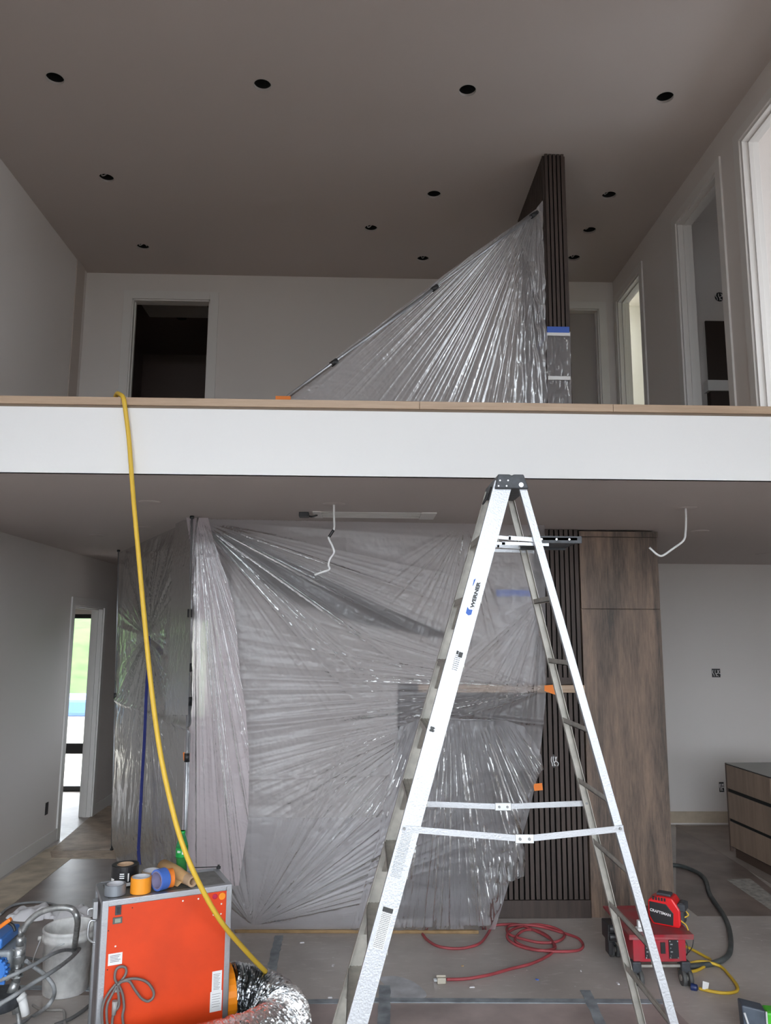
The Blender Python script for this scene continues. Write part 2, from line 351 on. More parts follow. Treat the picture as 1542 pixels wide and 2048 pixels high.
# casings ------------------------------------------------------------
def casing_x(name, X, y0, y1, z0, z1, w=.09, t=.018, depth=.14, sgn=-1):
    """door lining in a wall of constant x; casing sits on the sgn side"""
    m = MB(); a, b = sorted((X, X+sgn*t))
    m.box(a, b, y0-w, y0, z0, z1+w); m.box(a, b, y1, y1+w, z0, z1+w); m.box(a, b, y0, y1, z1, z1+w)
    c, d = sorted((X, X-sgn*depth))
    m.box(c, d, y0, y0+.018, z0, z1); m.box(c, d, y1-.018, y1, z0, z1); m.box(c, d, y0, y1, z1-.018, z1)
    e = (c+d)/2
    m.box(e-.02, e+.02, y0+.018, y0+.03, z0, z1-.018); m.box(e-.02, e+.02, y1-.03, y1-.018, z0, z1-.018); m.box(e-.02, e+.02, y0, y1, z1-.03, z1-.018)
    return struct(m.build(name, TRIM, bevel=.002))
def casing_y(name, Y, x0, x1, z0, z1, w=.10, t=.018, depth=.13):
    m = MB(); a, b = Y-t, Y
    m.box(x0-w, x0, a, b, z0, z1+w); m.box(x1, x1+w, a, b, z0, z1+w); m.box(x0, x1, a, b, z1, z1+w)
    m.box(x0, x0+.018, Y, Y+depth, z0, z1); m.box(x1-.018, x1, Y, Y+depth, z0, z1); m.box(x0, x1, Y, Y+depth, z1-.018, z1)
    m.box(x0+.018, x0+.03, Y+.05, Y+.09, z0, z1); m.box(x1-.03, x1-.018, Y+.05, Y+.09, z0, z1)
    return struct(m.build(name, TRIM, bevel=.002))
casing_x('door_1', XR, OA[0], OA[1], ZF, OA[3])
casing_x('door_2', XR, OB[0], OB[1], ZF, OB[3])
casing_x('door_3', XR, OC[0], OC[1], ZF, OC[3])
casing_y('door_4', YU, UL[0], UL[1], ZF, UL[3])
casing_y('door_5', YU, UD[0], UD[1], ZF, UD[3], w=.09)
casing_x('door_6', XL, D0, D1, 0, DH, sgn=1, depth=.14)
mb = MB(); mb.box(UD[0]+.02, UD[1]-.02, YU+.09, YU+.125, ZF, UD[3]-.02); struct(mb.build('door_7', mat('door_shade_grey', (.34, .31, .30), .5)))  # slab toned grey to stand for the shade in this doorway
# rooms beyond the loft doors
def room(name, x0, x1, y0, y1, z0, z1, m=WALL, skip='', win=None):
    q = MB()
    if 'f' not in skip: q.box(x0, x1, y0, y1, z0-.05, z0)
    q.box(x0, x1, y0, y1, z1, z1+.05)
    if 'l' not in skip: q.box(x0-.05, x0, y0, y1, z0, z1)
    if 'r' not in skip: panel(q, 'x', x1, x1+.05, y0, y1, z0, z1, [win] if win else [])
    if 'n' not in skip: q.box(x0, x1, y0-.05, y0, z0, z1)
    if 'b' not in skip: q.box(x0, x1, y1, y1+.05, z0, z1)
    return struct(q.build(name, m))
room('wall_room_back', -3.45, -.6, YU+.13, 11.7, ZF, ZU, mat('dimmed_wall', (.22, .17, .155), .9), skip='n')  # wall colour darkened to keep this unlit room dim
WR = mat('cream_wall', (.72, .69, .60), .85)
room('wall_room_far', XR+.14, 5.5, 7.6, 9.6, ZF, ZU, WR, skip='l', win=(8.5, 9.2, 4.4, 5.2))
room('wall_room_middle', XR+.14, 5.5, 5.78, 7.5, ZF, ZU, WALL, skip='lb', win=(6.0, 6.4, 4.6, 5.1))
mb = MB(); panel(mb, 'y', 7.5, 7.55, XR+.14, 5.5, ZF, ZU, []); struct(mb.build('wall_room_divider', WALL))
room('wall_room_near', XR+.14, 5.5, 3.0, 5.72, ZF, ZU, WALL, skip='l', win=(3.4, 5.2, 4.0, 6.0))
portal('window_daylight', (-2.10, YK+.2, 1.75), (-PI/2, 0, 0), .60, 1.2)
mb = MB()
for a_, b_, c_, d_ in ((-2.40, -2.36, 1.15, 2.35), (-1.84, -1.80, 1.15, 2.35), (-2.36, -1.84, 1.15, 1.19), (-2.36, -1.84, 2.31, 2.35)): mb.box(a_, b_, YK+.04, YK+.09, c_, d_)
struct(mb.build('window_4', BLACK))
portal('window_daylight', (5.45, 8.85, 4.8), (PI/2, 0, PI/2), .7, .8)
portal('window_daylight', (5.45, 6.2, 4.85), (PI/2, 0, PI/2), .4, .5)
portal('window_daylight', (5.45, 4.3, 5.0), (PI/2, 0, PI/2), 1.8, 2.0)
# hall room beyond the lower left doorway
mb = MB(); panel(mb, 'y', 11.3, 11.4, -8, XL-.14, 0, ZL, [(-4.62, -3.74, 0, 2.42)]); mb.box(-8.1, -8, 7.0, 11.4, 0, ZL)
mb.box(-8, XL-.14, 6.9, 7.0, 0, ZL); struct(mb.build('wall_hall_room', WALL))
mb = MB(); mb.box(-8, XL-.14, 7, 11.4, ZL, ZL+.05); struct(mb.build('ceiling_hall_room', CEIL))
portal('window_daylight', (-4.18, 11.28, 1.25), (-PI/2, 0, 0), .86, 2.4)
mb = MB(); gx0, gx1 = -4.62, -3.74
mb.box(gx0, gx0+.06, 11.32, 11.37, .0, 2.42); mb.box(gx1-.06, gx1, 11.32, 11.37, .0, 2.42); mb.box(gx0, gx1, 11.32, 11.37, 2.36, 2.42)
mb.box(gx0, gx1, 11.32, 11.37, .0, .07); mb.box(gx0, gx1, 11.32, 11.37, .50, .64)
struct(mb.build('door_8', BLACK))
GL = bpy.data.materials.new('clear_glass'); GL.use_nodes = True
_n = GL.node_tree; _n.nodes.clear(); _o = _n.nodes.new('ShaderNodeOutputMaterial'); _t = _n.nodes.new('ShaderNodeBsdfTransparent'); _g = _n.nodes.new('ShaderNodeBsdfGlossy'); _x = _n.nodes.new('ShaderNodeMixShader')
_g.inputs['Roughness'].default_value = .02; _x.inputs[0].default_value = .06
_n.links.new(_t.outputs[0], _x.inputs[1]); _n.links.new(_g.outputs[0], _x.inputs[2]); _n.links.new(_x.outputs[0], _o.inputs[0])
mb = MB(); mb.box(gx0+.06, gx1-.06, 11.34, 11.348, .07, 2.36); struct(mb.build('window_3', GL))
# outside
mb = MB(); mb.box(-60, 60, -60, FY-.4, -.3, -.2); mb.box(-60, 60, 11.41, 24, -.3, -.2); mb.box(-60, -9.1, -60, 24, -.3, -.2)
struct(mb.build('ground_outside', mat('outdoor_ground', (.085, .08, .07), .9, var=.3, vs=2)))
mb = MB(); mb.box(-8.9, -2, 11.41, 17.5, -.2, -.02); struct(mb.build('patio_outside', mat('concrete', (.52, .48, .42), .9, var=.1, vs=3)))
mb = MB(); n = 24; vs = []; fs = []
for j in range(n):
    for i in range(n):
        x = -30+50*i/(n-1); y = 20+26*j/(n-1); vs.append((x, y, -.25 + 5.5*(1-math.cos(min(1, j/(n*.8))*PI))/2 + .5*math.sin(x*.7)*math.sin(y*.4)))
for j in range(n-1):
    for i in range(n-1): fs.append((j*n+i, j*n+i+1, (j+1)*n+i+1, (j+1)*n+i))
mb.add(vs, fs, True); struct(mb.build('hill_outside', mat('lawn', (.065, .13, .03), .9, var=.35, vs=1.2)))
bt = thing('trailer', at(135, 1560, 15.5), 'white and pale blue trailer parked outside beyond the hall glass door', 'trailer')
bt.location.z = -.02
bx = at(140, 1450, 15.5).x
mb = MB(); mb.box(bx-1.3, bx+1.3, 15.2, 16.6, .12, .62); mb.build('body', mat('trailer_white', (.85, .83, .80), .5), bt, bevel=.05)
mb = MB(); mb.box(bx-1.34, bx+1.34, 15.16, 16.64, .62, .93); mb.build('cover', mat('pale_blue_tarp', (.10, .20, .48), .6), bt, bevel=.06)
for sx in (-.8, .8):
    mb = MB(); mb.cyl((bx+sx, 15.15, .3), (bx+sx, 15.35, .3), .31); mb.build('wheel', BLACK, bt)

# baseboards ---------------------------------------------------------
mb = MB(); mb.box(XL, XL+.016, FY, D0-.09, 0, .125); mb.box(XL, XL+.016, D1+.09, 11.5, 0, .125); struct(mb.build('baseboard_left', TRIM, bevel=.003))
mb = MB(); mb.box(2.46, 6.5, YK-.016, YK, .02, .145); struct(mb.build('baseboard_back', mat('masked_base', (.52, .43, .33), .7, var=.15, vs=6)))

# ================================================================= recessed cans
can_spots = ['nearest the left wall, front row', 'second from the left in the front row', 'third from the left in the front row', 'front row, nearest the right wall and largest doorway',
 'second row, nearest the left wall', 'second row, left of the slat column top', 'second row, right of the slat column', 'third row, left of the slat column',
 'third row, right of the slat column', 'back row, nearest the left wall', 'back row, nearest the draped loft pole', 'back row, just right of the slat column']
for (c, w), lab in zip(HC, can_spots):
    t = thing('recessed_can', (c.x, c.y, ZU+.1), 'empty dark ceiling light cut-out, ' + lab, 'ceiling light', 'recessed light cut-outs in the loft ceiling')
    mb = MB(); mb.lathe([(HR+.002, .021), (HR+.006, .025), (HR+.006, .17), (0.001, .175)], (c.x, c.y, ZU), n=28); mb.build('housing', DARKIN, t)
    if w:
        mb = MB()
        for k in range(3):
            a = rnd.random()*6.28; mb.tube([(c.x+.045*math.cos(a), c.y+.045*math.sin(a), ZU+.15), (c.x+.03*math.cos(a+1), c.y+.03*math.sin(a+1), ZU+.06), (c.x+.05*math.cos(a+2), c.y+.04*math.sin(a+2), ZU+.03), (c.x+.03*math.cos(a+3), c.y+.03*math.sin(a+3), ZU+.09)], .005, 6, 4)
        mb.build('wiring', mat('wire_white', (.6, .6, .6), .5), t)
    else:
        mb = MB(); mb.ring((c.x, c.y, ZU-.0015), (0, 0, 1), HR+.004, HR-.001, .0015); mb.build('rim', mat('rim_dust', (.45, .44, .42), .8), t)
# room beyond the loft door: one more can and hatch
p = flo(363, 636, ZU-.001)
mb = MB(); mb.cyl((p.x, p.y, ZU-.004), (p.x, p.y, ZU-.0005), .07); tag(mb.build('recessed_can', DARKIN), 'dark round light opening in ceiling of unlit room behind loft doorway', 'ceiling light')
a = at(298, 620, 9.9)
mb = MB(); mb.box(-2.95, -2.1, 9.6, 10.2, ZU-.02, ZU-.001); tag(mb.build('ceiling_hatch', TRIM), 'pale rectangular hatch in ceiling of dark room behind the left loft doorway', 'ceiling hatch')

# ================================================================= slat column, slat wall, cabinet, mantel
YS = 6.40
def slats_y(mb, x0, x1, y, z0, z1, pitch=.0385, w=.025, d=.022):
    n = int((x1-x0)/pitch+.5); p = (x1-x0)/n
    for i in range(n): mb.box(x0+i*p+(p-w)/2, x0+i*p+(p+w)/2, y-d, y, z0, z1)
def slats_x(mb, y0, y1, x, z0, z1, pitch=.0385, w=.025, d=.020, s=-1):
    n = int((y1-y0)/pitch+.5); p = (y1-y0)/n
    for i in range(n):
        a, b = sorted((x, x+s*d)); mb.box(a, b, y0+i*p+(p-w)/2, y0+i*p+(p+w)/2, z0, z1)
t = thing('slat_column', (1.68, 7, ZF), 'tall dark slatted timber column rising from loft floor to ceiling', 'column')
mb = MB(); mb.box(1.60, 1.765, YS+.014, 7.55, ZF+.001, ZU-.002); mb.build('core', SLATB, t)
mb = MB(); slats_y(mb, 1.59, 1.772, YS+.014, ZF+.001, ZU-.002); slats_x(mb, YS+.02, 7.55, 1.60, ZF+.001, ZU-.002); slats_x(mb, YS+.02, 7.55, 1.765, ZF+.001, ZU-.002, s=1); mb.build('slats', SLAT, t)
# lower slat wall
t = thing('slat_wall', (1.1, YS+.2, 0), 'dark brown vertical slat wall cladding with low plinth beside tall cabinet', 'wall cladding')
mb = MB(); mb.box(.30, 1.785, YS+.014, YS+.5, 0, 1.70); mb.box(1.42, 1.785, YS+.014, YS+.5, 1.76, ZL-.002); mb.build('backing', SLATB, t)
mb = MB(); slats_y(mb, .30, 1.785, YS+.014, .135, 1.70, .0425, .029); slats_y(mb, 1.42, 1.785, YS+.014, 1.82, ZL-.002, .0425, .029); mb.build('slats', SLAT, t)
mb = MB(); mb.box(.25, 1.79, YS-.012, YS+.014, .0, .13); mb.box(1.42, 1.785, YS-.004, YS+.014, 1.765, 1.82); mb.build('plinth', SLAT, t, bevel=.002)
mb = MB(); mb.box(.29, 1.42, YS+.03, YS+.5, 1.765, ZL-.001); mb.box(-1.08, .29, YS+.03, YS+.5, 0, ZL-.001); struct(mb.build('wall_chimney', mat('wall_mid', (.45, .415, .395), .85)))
mb = MB(); mb.box(.45, 1.785, YS-.06, YS+.014, 1.703, 1.762); tag(mb.build('mantel_shelf', OAK, bevel=.003), 'pale oak mantel shelf running behind plastic sheet on slat wall', 'shelf')
# outlet box with wires in the slats
def jbox(name, p, w, h, label, nx=0, wires=True, round_=False):
    t = thing(name, (p.x, p.y, p.z-h/2), label, 'electrical box')
    mb = MB()
    if round_: mb.cyl((p.x, p.y, p.z), (p.x, p.y-.004, p.z), w/2)
    elif nx: mb.box(p.x, p.x+.004, p.y-w/2, p.y+w/2, p.z-h/2, p.z+h/2)
    else: mb.box(p.x-w/2, p.x+w/2, p.y-.004, p.y, p.z-h/2, p.z+h/2)
    mb.build('box', BLACK, t)
    if wires:
        mb = MB(); r = random.Random(3)
        for k in range(4):
            x = p.x+(-.35+.25*k)*w; mb.tube([(x, p.y-.003, p.z+.35*h), (x+r.uniform(-.2, .2)*w, p.y-.012, p.z+.05*h), (x+r.uniform(-.25, .25)*w, p.y-.012, p.z-.15*h), (x+.1*w, p.y-.004, p.z-.38*h)], .0035, 6, 4)
        mb.build('wires', WHITE, t)
    return t
jbox('outlet_box', at(1108, 1522, YS-.002), .055, .10, 'small black outlet box with pale wires in dark slat wall')
jbox('switch_box', at(1432, 1346, YK), .10, .10, 'black wall box with loose wires on the right rear wall')
jbox('outlet_box', at(1443, 1574, YK), .055, .11, 'small black outlet box low on rear wall beside the drawer cabinet')
jbox('outlet_box', atx(93, 1617, XL), .07, .12, 'narrow black outlet opening low on left wall', nx=1, wires=False)
# tall cabinet
t = thing('tall_cabinet', (2.12, YS+.3, 0), 'tall smoked oak cabinet with small upper door beside slat wall', 'cabinet')
cx0, cx1 = 1.795, 2.455
mb = MB(); mb.box(cx0, cx1, YS+.02, YS+.62, .0, 3.0); mb.build('body', WALNUT, t)
mb = MB(); mb.box(cx0, cx1-.006, YS-.002, YS+.02, 2.375, 2.965); mb.build('upper_door', WALNUT, t, bevel=.0015)
mb = MB(); mb.box(cx0, cx1-.006, YS-.002, YS+.02, .0, 2.368); mb.build('lower_door', WALNUT, t, bevel=.0015)
mb = MB(); mb.box(cx0, cx1, YS-.006, YS+.02, 2.97, 3.015); mb.build('filler', WALNUT, t)
# drawer island
a = flo(1449.5, 1525.3, .9); b = flo(1540, 1553.5, .9)
t = thing('drawer_island', (4.1, 7.6, 0), 'pale brown drawer cabinet island without countertop at right edge', 'cabinet')
ang = math.atan2(b.x-a.x, a.y-b.y); Mi = Matrix.Translation((a.x, a.y, 0)) @ Matrix.Rotation(ang, 4, 'Z')   # local -y runs along the front
L1 = (b-a).length
mb = MB(); mb.box(.02, .95, -2.4, 0, .10, .895, Mi); mb.build('body', ISL, t)
mb = MB(); mb.box(.0, .02, -.02, .0, .06, .90, Mi); mb.box(.05, .9, -2.4, -.02, .0, .1, Mi); mb.build('end_panel', mat('island_dark', (.10, .065, .05), .5), t)
for s0 in (0, 1):
    y1 = -.022-s0*(L1+.01); y0 = y1-L1+.03
    for z0, z1 in ((.66, .885), (.375, .625), (.11, .345)):
        mb = MB(); mb.box(0, .02, y0, y1, z0, z1, Mi); mb.build('drawer', ISL, t, bevel=.001)
mb = MB(); mb.box(.012, .0205, -2.4, -.02, .10, .89, Mi); mb.build('drawer_gap', DARKIN, t)
mb = MB(); mb.box(.0, .95, -2.4, 0, .8955, .90, Mi); mb.build('top_panel', mat('grey_top', (.42, .43, .41), .5), t)

# niche room things seen through loft door B
Yb = 7.5
p = at(1439, 594, Yb); t = jbox('junction_box', p, .10, .10, 'round black junction box with loose wires on wall beyond right loft doorway', round_=True)
p0 = at(1409, 643, Yb); p1 = at(1460, 765, Yb)
mb = MB(); mb.box(p0.x, p1.x+.1, Yb-.02, Yb-.001, p1.z, p0.z); tag(mb.build('wall_niche', mat('brown_board', (.035, .02, .014), .7)), 'dark brown board on wall seen through right loft doorway', 'board')
t = thing('bathroom_vanity', (p0.x+.3, Yb-.2, ZF), 'white vanity with dark open front beyond right loft doorway', 'cabinet')
z = p1.z
mb = MB(); mb.box(p0.x-.05, p1.x+.5, Yb-.1, Yb-.001, z-.12, z-.01); mb.build('counter', TRIM, t)
mb = MB(); mb.box(p0.x-.02, p0.x+.18, Yb-.08, Yb-.001, ZF, z-.12); mb.build('open_front', mat('brown_board', (0,0,0)), t)
mb = MB(); mb.box(p0.x+.19, p0.x+.5, Yb-.09, Yb-.001, ZF, z-.12); mb.build('door', mat('vanity_brown', (.20, .16, .13), .5), t)

# ================================================================= lower ceiling fittings
disc = [((300,1004), 'nearest the yellow hose'), ((193,1070), 'farthest left in the lower ceiling'), ((1400,1062), 'right of the tall cabinet'), ((1525,1108), 'farthest right above the drawer island'), ((284,1055), 'just in front of the plastic side sheet')]
for q, lab in disc:
    c = flo(*q, ZL); mb = MB(); mb.lathe([(.001, -.006), (.062, -.006), (.075, -.001), (.075, 0)], (c.x, c.y, ZL), n=28)
    tag(mb.build('ceiling_cover', CEIL), 'thin round ceiling light cover, ' + lab, 'ceiling cover', 'round covers on the lower ceiling')
def hang(name, px, Y, label, black=()):
    c = at(*px[0], Y); c.z = ZL
    t = thing(name, c, label, 'cable')
    mb = MB(); mb.lathe([(.001, -.004), (.07, -.004), (.078, 0)], (c.x, c.y, ZL), n=28); mb.build('cover_plate', CEIL, t)
    pts = [at(x, y, Y+.0) for x, y in px]; pts[0].z = ZL-.003
    mb = MB(); mb.tube(pts, .0075, 8, 5); mb.build('wire', WHITE, t)
    if black:
        mb = MB(); mb.tube([at(x, y, Y-.004) for x, y in black], .010, 8, 3); mb.build('tape_wrap', BLACK, t)
    return t
hang('hanging_cable', [(668,1009), (668,1035), (668,1058), (659,1072), (658,1078), (666,1095), (668,1106), (660,1118), (657,1130), (659,1139), (645,1144), (629,1150)], 5.25,
     'white electrical cable dangling from ceiling in front of the plastic sheet', [(667,1060), (662,1068), (658,1074)])
hang('hanging_cable', [(1371,1014), (1372,1040), (1371,1064), (1367,1081), (1345,1098), (1326,1111), (1316,1110), (1306,1102), (1299,1095)], 5.25,
     'white electrical cable hanging bent from ceiling beside the tall cabinet')
t = thing('linear_diffuser', (0, 5.73, ZL), 'unfinished linear air diffuser slot in ceiling with black connector at left end', 'vent')
mb = MB(); mb.box(DX0, DX1, DY0, DY1, ZL+.08, ZL+.10); mb.box(DX0, DX1, DY0, DY0+.004, ZL, ZL+.1); mb.box(DX0, DX1, DY1-.004, DY1, ZL, ZL+.1); mb.build('plenum', mat('plenum', (.10, .095, .09), .8), t)
mb = MB()
for y in (DY0+.012, DY0+.15, DY1-.012): mb.box(DX0+.02, DX1-.02, y-.010, y+.010, ZL-.004, ZL+.02)
mb.box(DX0-.01, DX0+.05, DY0-.01, DY1+.01, ZL-.006, ZL+.004); mb.box(DX1-.08, DX1+.03, DY0-.01, DY1+.01, ZL-.008, ZL+.004); mb.build('blades', TRIM, t)
mb = MB(); mb.box(-.47, -.40, 5.60, 5.68, ZL-.035, ZL); mb.tube([(-.40, 5.68, ZL-.02), (-.38, 5.7, ZL-.02), (-.34, 5.7, ZL-.008)], .008, 6, 4); mb.build('connector', BLACK, t, bevel=.004)

# ================================================================= plastic sheets
def vnoise1(seed):
    r = np.random.RandomState(seed); tab = r.rand(4096)
    def f(x):
        x = np.asarray(x)+500.0; i = np.floor(x).astype(int); t = x-i; t = t*t*(3-2*t)
        return tab[i % 4096]*(1-t)+tab[(i+1) % 4096]*t
    return f
def vnoise2(seed):
    r = np.random.RandomState(seed); tab = r.rand(256, 256)
    def f(x, y):
        x = x+300; y = y+300; i = np.floor(x).astype(int); j = np.floor(y).astype(int); a = x-i; b = y-j
        a = a*a*(3-2*a); b = b*b*(3-2*b); i %= 256; j %= 256; i2 = (i+1) % 256; j2 = (j+1) % 256
        return (tab[i, j]*(1-a)+tab[i2, j]*a)*(1-b)+(tab[i, j2]*(1-a)+tab[i2, j2]*a)*b
    return f
def sharp(n): return 1-np.abs(2*n-1)**.7
def fan(X, Z, ax, az, freq, amp, seed, th=None, r0=.15, r1=3.0, tw=.25):
    """pull folds radiating from (ax, az); th = (centre, half width) in radians"""
    dx = X-ax; dz = Z-az; r = np.hypot(dx, dz); a = np.arctan2(dz, dx)
    f1 = vnoise1(seed); f2 = vnoise1(seed+1); f3 = vnoise1(seed+2)
    h = sharp(f1(a*freq))*.6 + sharp(f2(a*freq*2.3))*.3 + f3(a*freq*.5)*.5
    w = np.clip(r/r0, 0, 1)*np.clip((r1-r)/(r1*.5), 0, 1)
    if th is not None:
        d = np.abs((a-th[0]+np.pi) % (2*np.pi)-np.pi); w = w*np.clip((th[1]-d)/tw, 0, 1)
    return amp*h*w
def crumple(X, Z, s, amp, seed, sx=1, sz=1):
    a = vnoise2(seed); b = vnoise2(seed+1)
    h = np.abs(2*a(X*s*sx, Z*s*sz)-1) + .5*np.abs(2*b(X*s*2.1*sx+7, Z*s*2.1*sz)-1)
    return amp*h
def sheet(name, rows, mapf, dispf, nrm, nu, nv, m, parent=None):
    """rows: [(py, pxleft, pxright)] outline in photo pixels mapped to real depth by mapf(px,py)->Vector"""
    py = np.array([r[0] for r in rows]); pl = np.array([r[1] for r in rows]); pr = np.array([r[2] for r in rows])
    Y = np.linspace(py[0], py[-1], nv); Lx = np.interp(Y, py, pl); Rx = np.interp(Y, py, pr)
    P = np.zeros((nv, nu, 3))
    for j in range(nv):
        a = np.array(mapf(Lx[j], Y[j], 0)); b = np.array(mapf(Rx[j], Y[j], 1))
        for_u = np.linspace(0, 1, nu)[:, None]; P[j] = a*(1-for_u)+b*for_u
    n = np.array(nrm)/np.linalg.norm(nrm); tx = np.array((n[1], -n[0], 0)); tx = tx/np.linalg.norm(tx)
    if tx[0] < 0: tx = -tx
    S = P @ tx; Z = P[:, :, 2]
    D = dispf(S, Z); P = P + D[:, :, None]*n
    vs = P.reshape(-1, 3).tolist()
    fs = [(j*nu+i, j*nu+i+1, (j+1)*nu+i+1, (j+1)*nu+i) for j in range(nv-1) for i in range(nu-1)]
    me = bpy.data.meshes.new(name); me.from_pydata(vs, [], fs); me.polygons.foreach_set('use_smooth', [True]*len(fs)); me.materials.append(m)
    o = bpy.data.objects.new(name, me); C.objects.link(o)
    if parent: o.parent = parent; o.matrix_parent_inverse = PW(parent).inverted()
    return o
PXA = Vector((-1.30, 5.98, 0)); PXB = Vector((1.42, 6.14, 0))      # front sheet runs from the pole to the slat wall
fn = Vector((PXB.y-PXA.y, -(PXB.x-PXA.x), 0)).normalized()         # towards the camera
def hit(px, py, A, n):
    d = _ray(px, py); o = Vector((0, 0, EYE)); return o + d*((A-o).dot(n)/d.dot(n))
def front_map(off=0):
    def f(x, y, u):
        p = hit(x, y, PXA+fn*off, fn); p.z = min(max(p.z, .004), ZL-.003); return p
    return f
c_tape = hit(1093, 1378, PXA, fn); c_bot = hit(507, 1848, PXA, fn); c_top = hit(395, 1040, PXA, fn); c_tr = hit(1085, 1190, PXA, fn); c_mid = hit(870, 1440, PXA, fn); c_tt = hit(930, 1046, PXA, fn)
tx_ = Vector((-fn.y, fn.x, 0)); tx_ = tx_ if tx_.x > 0 else -tx_
sx_ = lambda p: p.dot(tx_)
def disp_main(S, Z):
    h = fan(S, Z, sx_(c_top), c_top.z, 14, .058, 11, (math.radians(-35), .45), .25, 2.4)
    h += fan(S, Z, sx_(c_top), c_top.z, 12, .034, 15, (math.radians(-12), .3), .3, 3.2)
    h += fan(S, Z, sx_(c_tape), c_tape.z, 34, .034, 21, (math.radians(182), .42), .2, 2.6)
    h += fan(S, Z, sx_(c_bot), c_bot.z, 18, .040, 31, (math.radians(42), .55), .2, 2.0)
    h += fan(S, Z, sx_(c_bot), c_bot.z, 12, .032, 35, (math.radians(115), .5), .1, 1.2)
    h += fan(S, Z, sx_(c_tr), c_tr.z, 20, .024, 41, (math.radians(240), .6), .2, 1.6)
    h += fan(S, Z, sx_(c_mid), c_mid.z, 26, .030, 51, (math.radians(215), .6), .15, 1.6)
    h += fan(S, Z, sx_(c_tt), c_tt.z, 14, .028, 55, (math.radians(250), .8), .15, 1.2)
    h += crumple(S, Z, 5, .006, 61, .4, 1) + crumple(S, Z, 16, .003, 65)
    z0 = hit(600, 1440, PXA, fn).z
    h += .016*np.exp(-((Z-z0-.05*np.sin(S*2.2))/.02)**2) + .006*np.exp(-((Z-z0+.42-.02*S)/.012)**2)
    edge = np.clip((ZL-Z)/.12, 0, 1)*np.clip(Z/.1, 0, 1)
    belly = .10*np.sin(np.clip((S-sx_(PXA))/(sx_(PXB)-sx_(PXA)), 0, 1)*np.pi)*np.sin(np.clip(Z/ZL, 0, 1)*np.pi)
    return (h-belly)*edge
enc = tag(sheet('plastic_sheet', [(1030,395,1089), (1190,395,1090), (1380,385,1092), (1480,382,1083), (1560,380,1073), (1620,378,1060), (1700,374,1038), (1760,372,1020), (1859,370,990)], front_map(), disp_main, fn, 420, 460, POLY),
    'large translucent plastic sheet hung across the room from ceiling to floor strip', 'plastic sheet')
# overlay sheet (second lower layer) on the right and along the base
def disp_over(S, Z):
    p = hit(900, 1500, PXA, fn); q = hit(1000, 1445, PXA, fn); r = hit(505, 1845, PXA, fn)
    h = fan(S, Z, sx_(p), p.z+.9, 30, .045, 71, (math.radians(280), .8), .5, 3.4)
    h *= np.clip((hit(900, 1440, PXA, fn).z-Z)/.35, 0, 1)
    h += fan(S, Z, sx_(r), r.z, 18, .034, 75, (math.radians(40), .5), .2, 2.2)
    h += crumple(S, Z, 7, .016, 81, 1.8, .35) + crumple(S, Z, 20, .004, 85, 1.3, .5)
    b = hit(1000, 1750, PXA, fn); w = np.exp(-((S-sx_(b))/.22)**2-((Z-b.z)/.45)**2)
    h += w*crumple(S, Z, 10, .06, 91, 1.7, .45)
    return h*np.clip(Z/.08, 0, 1)
tag(sheet('plastic_sheet', [(1437,838,900), (1440,832,1010), (1452,800,1046), (1480,790,1066), (1510,785,1080), (1535,780,1084), (1550,778,1074), (1580,770,1060), (1640,760,1040), (1690,750,1044), (1722,740,1046), (1745,735,1040), (1760,730,1012), (1800,720,1003), (1857,700,975)], front_map(.05), disp_over, fn, 240, 300, POLYT),
    'bunched second plastic layer with curved top edge hanging over slat wall behind ladder', 'plastic sheet')
def disp_base(S, Z):
    r = hit(505, 1848, PXA, fn)
    h = fan(S, Z, sx_(r), r.z, 20, .030, 31, (math.radians(42), .7), .2, 2.2) + fan(S, Z, sx_(r), r.z, 12, .028, 35, (math.radians(115), .5), .1, 1.2)
    return (h+crumple(S, Z, 9, .004, 95, .8, 1.3))*np.clip(Z/.1, 0, 1)
tag(sheet('plastic_sheet', [(1634,482,835), (1640,480,830), (1700,470,815), (1800,462,790), (1858,460,770)], front_map(.025), disp_base, fn, 200, 150, POLYT),
    'straight-topped lower plastic layer taped along the floor strip behind orange machine', 'plastic sheet')
# flap beside the pole
def disp_flap(S, Z):
    p = hit(395, 1036, PXA, fn); b = hit(430, 1900, PXA, fn)
    h = fan(S, Z, sx_(p), p.z+.1, 50, .034, 101, None, .2, 4)
    h += crumple(S, Z, 6, .008, 105, 1, .5)+crumple(S, Z, 18, .0025, 107)
    return h*np.clip((ZL-Z)/.2, 0, 1)
tag(sheet('plastic_sheet', [(1031,372,415), (1080,380,428), (1150,380,452), (1200,378,467), (1280,376,476), (1350,374,481), (1420,372,492), (1520,370,499), (1640,366,497), (1700,362,488), (1770,360,478)], front_map(.06), disp_flap, fn, 150, 360, POLYF),
    'narrow pinkish plastic flap gathered at ceiling and falling right of the steel pole', 'plastic sheet')
